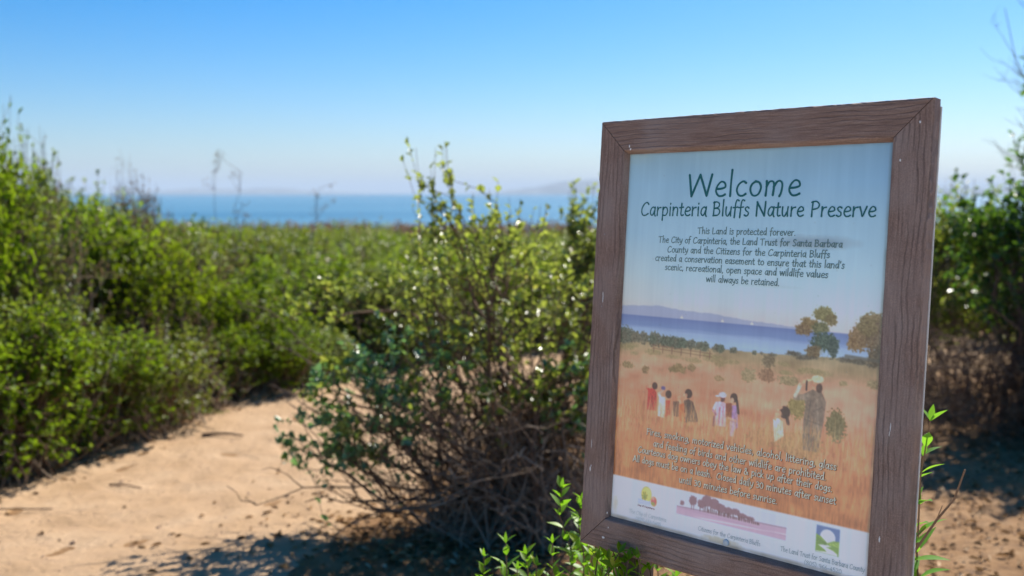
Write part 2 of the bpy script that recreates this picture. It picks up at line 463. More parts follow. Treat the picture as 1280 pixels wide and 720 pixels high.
    return leaves_mesh("foliage", P, A, N, L, W), st.mesh("stems"), (dead.mesh("dead_twigs") if bare else None)

def make_shrub(name, label, cat, meshes, mats, loc, rz=0., group=None):
    r = empty(name, loc, rz)
    tag(r, label, cat, group)
    link("foliage", meshes[0], mats[0], r)
    link("stems", meshes[1], mats[1], r)
    if meshes[2] is not None: link("dead_twigs", meshes[2], mats[2], r)
    return r

def copy_tree(o, parent=None):
    c = o.copy(); COL.objects.link(c)
    if parent is not None: c.parent = parent
    for ch in [k for k in o.children]: copy_tree(ch, c)
    return c

def gz(x, y): return float(ground_h(np.array([float(x)]), np.array([float(y)]))[0])

# --- the big saltbush beside the sign
lob = [((-.08, .05, .90), (.42, .38, .26), 1.4, .6),
       ((-.22, .05, 1.25), (.10, .10, .20), .30, 1.5),
       ((.06, .05, 1.12), (.20, .2, .15), .28, 1.1),
       ((-.72, .10, .86), (.22, .12, .10), .12, .2),
       ((-.52, -.15, .50), (.23, .24, .26), .25, -.1),
       ((.34, -.05, .56), (.18, .2, .2), .50, .2),
       ((-.05, -.15, .64), (.36, .25, .18), .75, .2),
       ((.48, .05, .80), (.25, .25, .34), .60, .5)]
mm = grow(11, lob, base_r=.30, trunks=20, twigs=370, per=15, leaf=(.026, .017), leafvar=.5, r_trunk=.012, bare=200, bare_r=.6, bare_h=.75, base=(.12, -.10), leaf_from=.5, crook=2.2, tangle=((.12, -.12, .24), (.44, .34, .28), 300))
bush = make_shrub("saltbush", "large grey-green saltbush with tangled bare stems standing left of the sign", "shrub", mm,
           (M['leaf_salt'], M['bark_red'], M['bark_dry']), (-.08, 3.95, gz(-.08, 3.95)))
M['leaf_sky_tint'] = leaf_mat("sky_tinted_leaf", [(0, (.05, .12, .065)), (.5, (.09, .19, .10)), (.9, (.15, .25, .11)), (1, (.22, .26, .07))], rough=.28, spec=.9, tcol=(.28, .52, .10), trans=.42)  # sky reflection on the shaded lower leaves, put into their colour
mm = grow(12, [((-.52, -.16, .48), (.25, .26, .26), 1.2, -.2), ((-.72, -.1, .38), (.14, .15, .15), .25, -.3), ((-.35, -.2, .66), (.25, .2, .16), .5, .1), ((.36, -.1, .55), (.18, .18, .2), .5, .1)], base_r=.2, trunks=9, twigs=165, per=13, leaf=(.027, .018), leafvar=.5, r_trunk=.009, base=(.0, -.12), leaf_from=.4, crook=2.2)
link("foliage", mm[0], M['leaf_sky_tint'], bush); link("stems", mm[1], M['bark_red'], bush)
rg = np.random.default_rng(44); lb = MB()
for (ex, ey, ez) in [(-.92, -.15, .10), (-.86, -.05, .50), (-.80, .05, .44), (-.7, -.3, .16), (-.95, .1, .72), (-.6, -.4, .05), (-.88, .15, .80), (.1, -.5, .12), (.42, -.42, .2)]:
    pts = bend((.0 + rg.uniform(-.15, .1), -.1, rg.uniform(.03, .3)), (ex, ey, ez), rg, .09, 10, .08, .015)
    lb.tube(pts, .007, .0018, 5)
    for k in range(7):
        q = pts[rg.integers(4, 10)]; e_ = q + np.array([rg.uniform(-.16, .02), rg.normal(0, .07), rg.uniform(-.04, .10)])
        lb.tube(bend(q, e_, rg, .12, 5, 0, .03), .0028, .001, 4)
lb.build("bare_branch", M['bark'], bush)
n_ = 1500; d_ = rg.normal(0, 1, (n_, 3)); d_ /= np.linalg.norm(d_, axis=1, keepdims=True)
P_ = np.array([.20, .02, .30]) + d_ * (rg.uniform(0, 1, (n_, 1)) ** .4) * np.array([.34, .24, .27]); P_[:, 2] = np.maximum(P_[:, 2], .02)
link("dead_leaves", leaves_mesh("dead_leaves", P_, rg.normal(0, 1, (n_, 3)), rg.normal(0, 1, (n_, 3)), rg.uniform(.018, .04, n_), rg.uniform(.006, .014, n_)), M['rust'], bush)
# --- leafy bush behind the sign's left edge
lob = [((0, 0, .82), (.38, .3, .32), 1, .7), ((-.1, 0, 1.1), (.18, .15, .2), .45, 1.4), ((.25, 0, 1.05), (.2, .2, .2), .4, 1.2)]
mm = grow(23, lob, base_r=.15, trunks=10, twigs=330, per=15, leaf=(.028, .019), r_trunk=.012, bare=90, crook=1.8)
make_shrub("saltbush", "rounded green bush partly hidden behind the left edge of the sign", "shrub", mm,
           (M['leaf_salt'], M['bark'], M['bark_dry']), (.52, 4.75, gz(.52, 4.75)))

# --- the hedge of shrubs along the path
def dome(h, r, seed):
    rng = np.random.default_rng(seed)
    L = [((0, 0, h * .55), (r, r, h * .42), 1.2, .9)]
    for k in range(4):
        a = rng.uniform(0, 6.28)
        L.append(((.55 * r * math.cos(a), .55 * r * math.sin(a), h * rng.uniform(.55, .8)), (r * .4, r * .4, h * .25), .35, 1.3))
    L.append(((0, 0, h * .22), (r * 1.05, r * 1.05, h * .18), .55, .4))
    return L
GRP = "shrubs massed along the far side of the path"
LAB = "bushy shrub with bright green leaves and brown stems in the hedge along the sandy path"
protos = []
for k in range(6):
    mm = grow(100 + k, dome(1.0, .5, k), base_r=.3, trunks=14, twigs=400, per=16, leaf=(.029, .018), r_trunk=.009, r_twig=.003, bare=80, bare_r=1.0, bare_h=1.05)
    protos.append(mm)
HM = ['leaf_hedge', 'leaf_olive', 'leaf_hedge', 'leaf_salt', 'leaf_hedge', 'leaf_hedge', 'leaf_dry']
hp = []
random.seed(4)
for row_y in np.arange(4.0, 15, .62):
    for row_x in np.arange(-9.5, 7.5, .66):
        x = row_x + random.uniform(-.2, .2); y = row_y + random.uniform(-.2, .2)
        if abs(x) > y * .60 + 1.0: continue
        edge = float(path_left(np.array([min(y, 10)]))[0])
        if y < 8.2:
            if x > edge - .22: continue
        else:
            if y < 9.2 and x > edge - .3 and not (y > 7.7 and x < 2.6): continue
            if x > -.5 and y < 7.7 + .10 * max(0, x): continue
        if y > 10 and x > 5.2: continue
        hp.append((x, y))
for y in np.arange(4.1, 8.1, .36):      # low front row along the path
    hp.append((float(path_left(np.array([y]))[0]) - .16 + random.uniform(-.1, .08), y + random.uniform(-.1, .1)))
first = [None] * 7
protos.append(grow(130, dome(1.0, .5, 9), base_r=.3, trunks=14, twigs=200, per=8, leaf=(.02, .010), r_trunk=.008, r_twig=.003, bare=170, bare_r=1.0, bare_h=1.1))
LAB7 = "dry beige twiggy shrub with few leaves among the green shrubs of the hedge"
for i, (x, y) in enumerate(hp):
    k = random.randrange(6)
    if random.random() < (.12 if x < -2 else .06): k = 6
    s = 1.0
    hpx = 640 + 1244 * x / y
    top = np.interp(hpx, [0, 60, 130, 220, 300, 420, 700, 1280], [1.72, 1.56, 1.36, 1.14, .98, .88, .84, .92])
    d_in = float(path_left(np.array([min(y, 10)]))[0]) - x
    if y < 8 and d_in < .7: top *= .82
    if d_in < .3: top *= .62
    if y > 10: top = min(top, .92)
    sz = top / 1.06 * random.uniform(.88, 1.05)
    sxy = random.uniform(.95, 1.25) * (.75 if d_in < .3 else 1)
    if first[k] is None:
        o = make_shrub("hedge_shrub", LAB if k < 6 else LAB7, "shrub", protos[k], (M[HM[k]], M['bark_red'], M['bark_dry']), (0, 0, 0), 0, GRP if k < 6 else "dry shrubs within the hedge")
        first[k] = o
    else:
        o = copy_tree(first[k])
    o.location = (x, y, gz(x, y)); o.rotation_euler = (0, 0, random.uniform(0, 6.28)); o.scale = (sxy, sxy, sz)

# --- tall wispy shrub at the left edge and the dry one beside it
lob = [((0, 0, 1.0), (.5, .4, .5), 1, 1.0), ((-.1, 0, 1.5), (.28, .25, .3), .6, 2.2), ((.35, 0, 1.25), (.25, .2, .25), .4, 1.8)]
mm = grow(31, lob, base_r=.2, trunks=14, twigs=230, per=11, leaf=(.03, .014), r_trunk=.012, bare=50, bare_r=1, bare_h=1.25)
make_shrub("tall_shrub", "tallest shrub of the hedge, with upright wispy shoots against the sky at its left end", "shrub", mm,
           (M['leaf_hedge'], M['bark'], M['bark_dry']), (-3.32, 6.1, gz(-3.32, 6.1)))
lob = [((0, 0, .7), (.5, .4, .4), 1, .8), ((.1, 0, 1.05), (.25, .2, .22), .5, 1.2), ((-.35, 0, .95), (.25, .2, .25), .5, 1.2)]
mm = grow(37, lob, base_r=.25, trunks=14, twigs=170, per=9, leaf=(.02, .010), r_trunk=.008, bare=120, bare_r=1, bare_h=1.1)
make_shrub("dry_shrub", "dry beige twiggy shrub standing in the hedge just before the path", "shrub", mm,
           (M['leaf_dry'], M['bark_dry'], M['bark_dry']), (-2.72, 5.75, gz(-2.72, 5.75)), .4)
mm = grow(41, lob, base_r=.25, trunks=14, twigs=170, per=9, leaf=(.022, .011), r_trunk=.008, bare=110, bare_r=1, bare_h=1.2)
o = make_shrub("dry_shrub", "dry brown shrub sticking up above the hedge in front of the sea", "shrub", mm,
           (M['leaf_dry'], M['bark_dry'], M['bark_dry']), (-3.0, 8.0, gz(-3.0, 8.0)), 1.9)
o.scale = (.95, .95, 1.12)

# --- tall dry weed stalks above the hedge
def weed(x, y, h, lean, seed, label):
    rng = np.random.default_rng(seed)
    r = empty("weed_stalk", (x, y, gz(x, y)))
    tag(r, label, "weed")
    st = MB(); hd = MB()
    top = np.array([lean, .05, h])
    pts = bend((0, 0, 0), top, rng, .03, 10)
    st.tube(pts, .0045, .0016, 5)
    P = []; A = []; N = []
    for j in range(9):
        q = pts[rng.integers(5, 10)]
        e = q + np.array([rng.normal(0, .09), rng.normal(0, .09), rng.uniform(.04, .16)])
        st.tube(bend(q, e, rng, .1, 4), .0025, .0012, 4)
        for k in range(10):
            P.append(e + rng.normal(0, .018, 3)); A.append(rng.normal(0, 1, 3)); N.append(rng.normal(0, 1, 3))
    link("stalk", st.mesh("stalk"), M['bark_grey'], r)
    n_ = len(P)
    link("seed_head", leaves_mesh("seed_head", np.array(P), np.array(A), np.array(N), rng.uniform(.012, .022, n_), rng.uniform(.006, .011, n_)), M['leaf_dry'], r)
weed(-2.33, 8.2, 1.48, .10, 1, "tallest dry weed stalk with a seed head leaning over the sea horizon")
weed(-3.15, 8.2, 1.52, -.05, 2, "dry weed stalk with a round seed head above the brown shrub in the hedge")
weed(-2.62, 8.3, 1.48, .15, 3, "thin dry weed stalk just left of the tallest stalk over the hedge")
weed(-1.85, 8.9, 1.35, .12, 4, "short dry weed stalk crossing the blue sea at the right end of the stalks")

# --- right-hand side shrubs
lob = [((0, 0, .90), (.62, .62, .40), 1.6, .7), ((.1, -.35, .6), (.45, .3, .3), .5, .3), ((-.42, -.05, 1.12), (.22, .22, .2), .5, 1.2), ((.35, 0, 1.15), (.35, .3, .2), .6, 1)]
mm = grow(51, lob, base_r=.35, trunks=18, twigs=520, per=14, leaf=(.04, .026), r_trunk=.014, bare=260, bare_r=.8, bare_h=.62, crook=1.6, tangle=((-.2, -.1, .26), (.80, .55, .30), 800))
make_shrub("dark_shrub", "dark glossy-leaved shrub with bare brown twigs beneath, right of the sign", "shrub", mm,
           (M['leaf_dark'], M['bark'], M['bark_red']), (3.02, 5.5, gz(3.02, 5.5)))
lob = [((0, 0, 1.5), (.62, .6, .6), 1.5, .5), ((-.15, -.1, 2.0), (.45, .4, .35), .6, .9), ((.4, .2, 1.2), (.6, .6, .5), .6, .4), ((-.3, -.2, .9), (.3, .4, .4), .3, .4)]
mm = grow(57, lob, base_r=.2, trunks=18, twigs=620, per=14, leaf=(.042, .025), r_trunk=.022, bare=60, bare_r=.8, bare_h=.5)
make_shrub("tall_shrub", "tall dark shrub cut off by the right edge, shading the ground", "shrub", mm,
           (M['leaf_dark'], M['bark'], M['bark_red']), (3.62, 6.0, gz(3.62, 6.0)))
lob = [((0, 0, .6), (.7, .5, .38), 1, .8), ((.1, 0, .95), (.5, .3, .2), .5, 1.3)]
mm = grow(61, lob, base_r=.35, trunks=14, twigs=440, per=15, leaf=(.038, .018), r_trunk=.009, bare=70)
o = make_shrub("yellow_green_shrub", "sunlit yellow-green shrub between the sign's right edge and the dark shrub", "shrub", mm,
           (M['leaf_grassy'], M['bark_dry'], M['bark_dry']), (2.85, 6.75, gz(2.85, 6.75)))
o.scale = (1.0, 1.0, 1.12)
for (x, y, sx_, sz_, k) in [(4.7, 8.9, 1.3, 1.05, 1), (2.5, 8.6, .95, .82, 2), (4.3, 7.5, 1.1, 1.0, 3), (2.75, 9.6, 1.2, .85, 4)]:
    o = copy_tree(first[k]); o.location = (x, y, gz(x, y)); o.scale = (sx_, sx_, sz_); o["label"] = "green shrub in the thicket behind the dark shrub right of the sign"; o["group"] = "shrubs behind the dark shrub"
# bare-branched shrub whose twigs reach over the sky
rng = np.random.default_rng(77)
r = empty("bare_shrub", (3.72, 6.5, gz(3.72, 6.5)))
tag(r, "leafless grey shrub whose thin branches reach into the sky at the right edge", "shrub")
st = MB(); tw = MB()
for j in range(9):
    e = np.array([rng.uniform(-.75, .5), rng.uniform(-.4, .4), rng.uniform(1.6, 2.55)])
    pts = bend((rng.uniform(-.08, .08), rng.uniform(-.08, .08), -.03), e, rng, .08, 9, .02)
    st.tube(pts, .010, .002, 5)
    for k in range(9):
        q = pts[rng.integers(4, 9)]
        d = np.array([rng.uniform(-.42, .2), rng.normal(0, .12), rng.uniform(.05, .38)])
        p2 = bend(q, q + d, rng, .07, 6)
        tw.tube(p2, .003, .001, 4)
        for z in range(3):
            q2 = p2[rng.integers(2, 6)]
            tw.tube(bend(q2, q2 + np.array([rng.uniform(-.16, .06), rng.normal(0, .05), rng.uniform(.02, .14)]), rng, .1, 4), .002, .0009, 3)
st.build("branch", M['bark_grey'], r); tw.build("twigs", M['bark_grey'], r)

# --- scrub out to the edge of the bluff
def scrub(name, ymin, ymax, n, hmin, hmax, mat, mat2, seed, label, per=26, ls=(.07, .10), xr=None):
    rng = np.random.default_rng(seed)
    P = []; A = []; N = []
    for i in range(n):
        y = ymin + (ymax - ymin) * rng.uniform(0, 1) ** 1.1; x = rng.uniform(*xr) if xr else rng.uniform(-.8, .8) * (y + 3)
        h = rng.uniform(hmin, hmax); rr = rng.uniform(.4, .9)
        z0 = gz(x, y)
        d = rng.normal(0, 1, (per, 3)); d[:, 2] = np.abs(d[:, 2]); d /= np.linalg.norm(d, axis=1, keepdims=True)
        q = rng.uniform(.6, 1, (per, 1)) ** .5
        P.append(np.array([x, y, z0]) + d * q * np.array([rr, rr, h])); A.append(d + rng.normal(0, .6, (per, 3)) + np.array([0, 0, .6])); N.append(rng.normal(0, 1, (per, 3)))
    P = np.vstack(P); A = np.vstack(A); N = np.vstack(N)
    L = rng.uniform(*ls, len(P))
    o = link(name, leaves_mesh(name, P, A, N, L, L * rng.uniform(.35, .6, len(P))), mat)
    tag(o, label, None, None, "stuff")
scrub("green_scrub", 13.5, 26, 1050, .35, .58, M['leaf_far'], None, 5, "low green scrub covering the bluff behind the hedge", per=70)
scrub("dry_scrub", 21, 48, 2200, .62, .95, M['leaf_fardry'], None, 6, "dry brown scrub along the edge of the bluff before the sea", per=45, ls=(.08, .14))

scrub("green_scrub", 4.5, 14, 420, .5, .95, M['leaf_far'], None, 15, "green scrub filling the bluff to the right of the tall dark shrub", per=110, xr=(5.6, 17))
for (x, y, sx_, sz_, k) in [(-2.35, 16, 1.5, .92, 1), (-1.2, 17.5, 1.2, .78, 5), (.6, 15.5, 1.4, .80, 0)]:
    o = copy_tree(first[k]); o.location = (x, y, gz(x, y)); o.scale = (sx_, sx_, sz_)
    o["label"] = "rounded green shrub rising above the far scrub against the sea"; o["group"] = "rounded shrubs against the sea"
# dry grass along the edges
rng = np.random.default_rng(66)
P = []; A = []; N = []
for i in range(420):
    y = rng.uniform(3.3, 8.2); x = float(path_left(np.array([y]))[0]) + rng.normal(-.22, .10)
    for k in range(10):
        P.append((x + rng.normal(0, .025), y + rng.normal(0, .025), gz(x, y))); A.append((rng.normal(0, .5), rng.normal(0, .5), 1)); N.append(rng.normal(0, 1, 3))
n_ = len(P); L = rng.uniform(.04, .15, n_)
o = link("dry_grass", leaves_mesh("dry_grass", np.array(P), np.array(A), np.array(N), L, L * 0 + .0035, .1, .3), M['straw'])
tag(o, "tufts of dry grass at the edges of the path", None, None, "stuff")
# --- leaf litter, twigs and grit on the ground
rng = np.random.default_rng(91)
P = []; A = []; N = []
def litter(n, fx):
    k = 0
    while k < n:
        x, y = fx()
        P.append((x, y, gz(x, y) + .008)); a = rng.uniform(0, 6.28)
        A.append((math.cos(a), math.sin(a), rng.uniform(-.1, .35))); N.append((rng.normal(0, .5), rng.normal(0, .5), 1)); k += 1
def f_edge():
    y = rng.uniform(3.2, 8.5); return float(path_left(np.array([y]))[0]) + rng.normal(-.25, .22), y
litter(2600, f_edge)
litter(2600, lambda: (rng.normal(.0, .42), rng.normal(3.7, .38)))
litter(3600, lambda: (rng.uniform(1.2, 4), rng.uniform(3.2, 6.8)))
litter(25, lambda: (rng.uniform(-2.4, -.3), rng.uniform(3.1, 6.5)))
n_ = len(P)
o = link("leaf_litter", leaves_mesh("leaf_litter", np.array(P), np.array(A), np.array(N), rng.uniform(.015, .05, n_), rng.uniform(.008, .02, n_), .3, .2), M['litter'])
tag(o, "dry fallen leaves scattered under the shrubs", None, None, "stuff")
gr = MB()
for i in range(2200):
    x, y = (rng.uniform(-2.6, .2), rng.uniform(3.0, 7)) if i % 3 else (rng.uniform(1, 4), rng.uniform(3.2, 6))
    s = rng.uniform(.002, .006) * (2.2 if rng.uniform() < .06 else 1); z = gz(x, y) + .006
    b = len(gr.v); a0 = rng.uniform(0, 6)
    vs = [(x + s * math.cos(a0 + k * 1.2566) * rng.uniform(.8, 1.2), y + s * math.sin(a0 + k * 1.2566) * rng.uniform(.8, 1.2), z) for k in range(5)] + [(x + s * .2, y, z + s * .7)]
    gr.add(vs, [(k, (k + 1) % 5, 5) for k in range(5)])
tag(gr.build("pebbles", simple("clod", (.33, .22, .145), .9, .2, scale=3, var=.4)), "small clods and grit on the sandy path", None, None, "stuff")
def stick(x, y, pts, r0, mat, label):
    t = MB(); rg = np.random.default_rng(int(x * 100 + 900))
    q = [np.array([a, b, c + r0 * .8]) for a, b, c in pts]
    t.tube(q, r0, r0 * .45, 6)
    o = t.build("fallen_twig", mat); o.location = (x, y, gz(x, y) + .01); tag(o, label, "twig")
stick(-1.54, 5.2, [(-.11, 0, 0), (-.04, .012, .006), (.04, .01, .004), (.11, -.01, 0)], .011, M['bark'], "short dark stick lying alone in the middle of the sandy path")
stick(-2.2, 3.95, [(-.3, -.03, 0), (-.1, 0, .006), (.1, .045, .004), (.3, .06, 0)], .005, M['bark'], "thin long twig lying on the near path below the hedge's corner")
stick(-1.72, 4.33, [(-.08, .02, 0), (0, 0, .005), (.08, -.03, 0)], .006, M['bark_red'], "small bent twig on the pale sand in front of the dark stick")
stick(-2.33, 4.52, [(-.07, -.1, .02), (-.02, -.03, .045), (.04, .05, .03), (.09, .07, 0)], .014, M['bark_dry'], "curled pale strip of dead wood at the foot of the hedge")

# --- leafy sprigs around the sign's foot
def blade_leaf(V, Fq, p, a, nrm, L, W, droop=.25):
    a = a / np.linalg.norm(a); s = np.cross(a, nrm); s /= np.linalg.norm(s); nn = np.cross(s, a)
    prof = [.12, .62, .95, 1.0, .78, .42, .03]
    b = len(V)
    for k, q in enumerate(prof):
        t = k / 6.0
        c = p + a * L * t - nn * L * droop * t * t
        V += [c + s * W * .5 * q + nn * W * .16 * q, c, c - s * W * .5 * q + nn * W * .16 * q]
    for k in range(6):
        i = b + k * 3
        Fq += [(i, i + 1, i + 4, i + 3), (i + 1, i + 2, i + 5, i + 4)]
def sprig_plant(name, label, base, shoots, seed, mat):
    """shoots: (root offset, tip offset, number of leaf pairs, leaf length, leafy from t)"""
    rg = np.random.default_rng(seed)
    r = empty(name, (base[0], base[1], gz(base[0], base[1]))); tag(r, label, "plant")
    V = []; Fq = []; st = MB()
    z0 = gz(base[0], base[1]); off = np.array([base[0], base[1], z0])
    for (s, e, pairs, L, t0) in shoots:
        pts = bend(np.array(s) - off, np.array(e) - off, rg, .05, 12)
        st.tube(pts, .0032, .0012, 6)
        ph = rg.uniform(0, 3)
        for k in range(pairs):
            t = t0 + (1 - t0) * k / max(1, pairs - 1)
            f = t * 11; i = min(int(f), 10); q = pts[i] * (1 - (f - i)) + pts[i + 1] * (f - i)
            ax = pts[i + 1] - pts[i]; ax = ax / np.linalg.norm(ax)
            sz = 1.25 * L * (1.0 - .45 * max(0, t - .75) / .25) * rg.uniform(.8, 1.15)
            u = np.cross(ax, [.3, .2, .1]); u /= np.linalg.norm(u); v = np.cross(ax, u)
            for sgn in (0, math.pi):
                an = ph + k * 1.35 + sgn + rg.normal(0, .2)
                rd = math.cos(an) * u + math.sin(an) * v
                upw = .55 + .9 * max(0, t - .6)
                blade_leaf(V, Fq, q, ax * upw + rd * .8, ax + rg.normal(0, .15, 3), sz, sz * rg.uniform(.36, .46), rg.uniform(.05, .35))
        blade_leaf(V, Fq, pts[-1], pts[-1] - pts[-2] + rg.normal(0, .003, 3), np.array([-.4, -.8, .2]), L * .55, L * .2, .05)
    link("foliage", quads_mesh("foliage", np.array(V), np.array(Fq)), mat, r, True)
    st.build("stems", M['bark_red'], r)
def at(x, y, d):   # a point of the plant as read off the photograph, at its own distance
    return ((x - 640) / 1244.4 * d, d, EYE - (y - 241) / 1244.4 * d)
sh = []
for (x, y, d, bx, n_, L, t0) in [(640, 690, 1.95, 655, 6, .042, .72), (612, 708, 2.0, 640, 5, .036, .75), (712, 618, 1.98, 740, 7, .043, .74), (735, 640, 2.05, 745, 6, .04, .7), (700, 690, 1.9, 700, 5, .036, .75),
                            (740, 695, 1.9, 735, 6, .042, .75), (765, 712, 1.95, 770, 5, .038, .7), (790, 700, 2.0, 800, 5, .042, .7), (835, 712, 1.95, 820, 6, .036, .7), (680, 720, 1.9, 690, 5, .04, .7), (750, 668, 2.1, 750, 6, .04, .7), (860, 735, 1.9, 850, 5, .04, .7), (655, 725, 1.95, 670, 5, .035, .6)]:
    for q in range(2):
        e = at(x + (q * 26 - 8), y + q * 16, d + q * .05); b = at(bx + 10 * q, 760, d + .03 + q * .04)
        sh.append(((b[0] * .8 + .06, b[1], 0.02), e, n_ + 1, L, t0 + .05))
for (x, y, d, L) in [(742, 706, 1.70, .034), (770, 700, 1.665, .036), (797, 700, 1.64, .038), (757, 722, 1.68, .034), (785, 716, 1.65, .034), (818, 726, 1.61, .034), (765, 712, 1.64, .040), (778, 703, 1.62, .040), (790, 712, 1.61, .040), (803, 710, 1.6, .038), (772, 722, 1.6, .04), (750, 712, 1.66, .04)]:
    e = at(x, y, d); b = at(x - 5, 800, d - .02); sh.append(((b[0], b[1] - .04, .02), e, 6, L, .8))
sprig_plant("leafy_plant", "bright green leafy plant with pointed leaves growing under the sign's lower left corner", (.22, 1.98), sh, 5, M['leaf_fresh'])
sh = [((.63, 1.62, .02), at(1172, 530, 1.6), 10, .052, .62), ((.60, 1.6, .02), at(1156, 690, 1.58), 4, .036, .85), ((.66, 1.62, .02), at(1164, 575, 1.62), 6, .046, .75), ((.62, 1.6, .02), at(1155, 712, 1.55), 3, .03, .85)]
sprig_plant("leafy_plant", "slender green leafy shoot rising behind the sign's right edge", (.63, 1.6), sh, 9, M['leaf_fresh'])
t = MB(); rg = np.random.default_rng(3)
a = np.array(at(1120, 720, 1.5)); b = np.array(at(1185, 660, 1.5)); c = np.array(at(1219, 593, 1.5))
base = np.array([.52, 1.5, 0.0])
q = [base, (base + a) / 2 + np.array([.01, 0, 0]), a, (a + b) / 2 + np.array([.008, 0, -.012]), b, (b + c) / 2 + np.array([.006, 0, -.006]), c]
t.tube([k - base for k in q], .003, .0014, 6)
for (x, y, x2, y2) in [(1150, 692, 1172, 668), (1185, 660, 1192, 640)]:
    t.tube([np.array(at(x, y, 1.5)) - base, np.array(at(x2, y2, 1.5)) - base], .0012, .0007, 4)
o = t.build("bare_twig", M['bark_red']); o.location = base; tag(o, "single bare curved twig standing free of the sign's lower right corner", "twig")

# ------------------------------------------------------------------ THE SIGN
WD, HT, LZ = .5692, .737, 1.441
e1 = Vector((0.72615788, -0.68744046, 0.01096999)); nn = Vector((-0.6856449, -0.72289669, 0.08550705)); e2 = Vector((0.05085084, 0.06961313, 0.99627717))
o_tl = Vector((0.155379, 1.74994857, 1.4328067))
base = o_tl + e1 * (WD / 2) - e2 * LZ
sign = empty("welcome_sign")
mw = Matrix((e1, -nn, e2)).transposed().to_4x4(); mw.translation = base
sign.matrix_world = mw
tag(sign, "brown wood framed welcome sign with a printed nature preserve poster", "sign")
def sl(x, d, y):      # metres from the outer top left corner, depth behind the face -> local
    return (x - WD / 2, d, LZ - y)

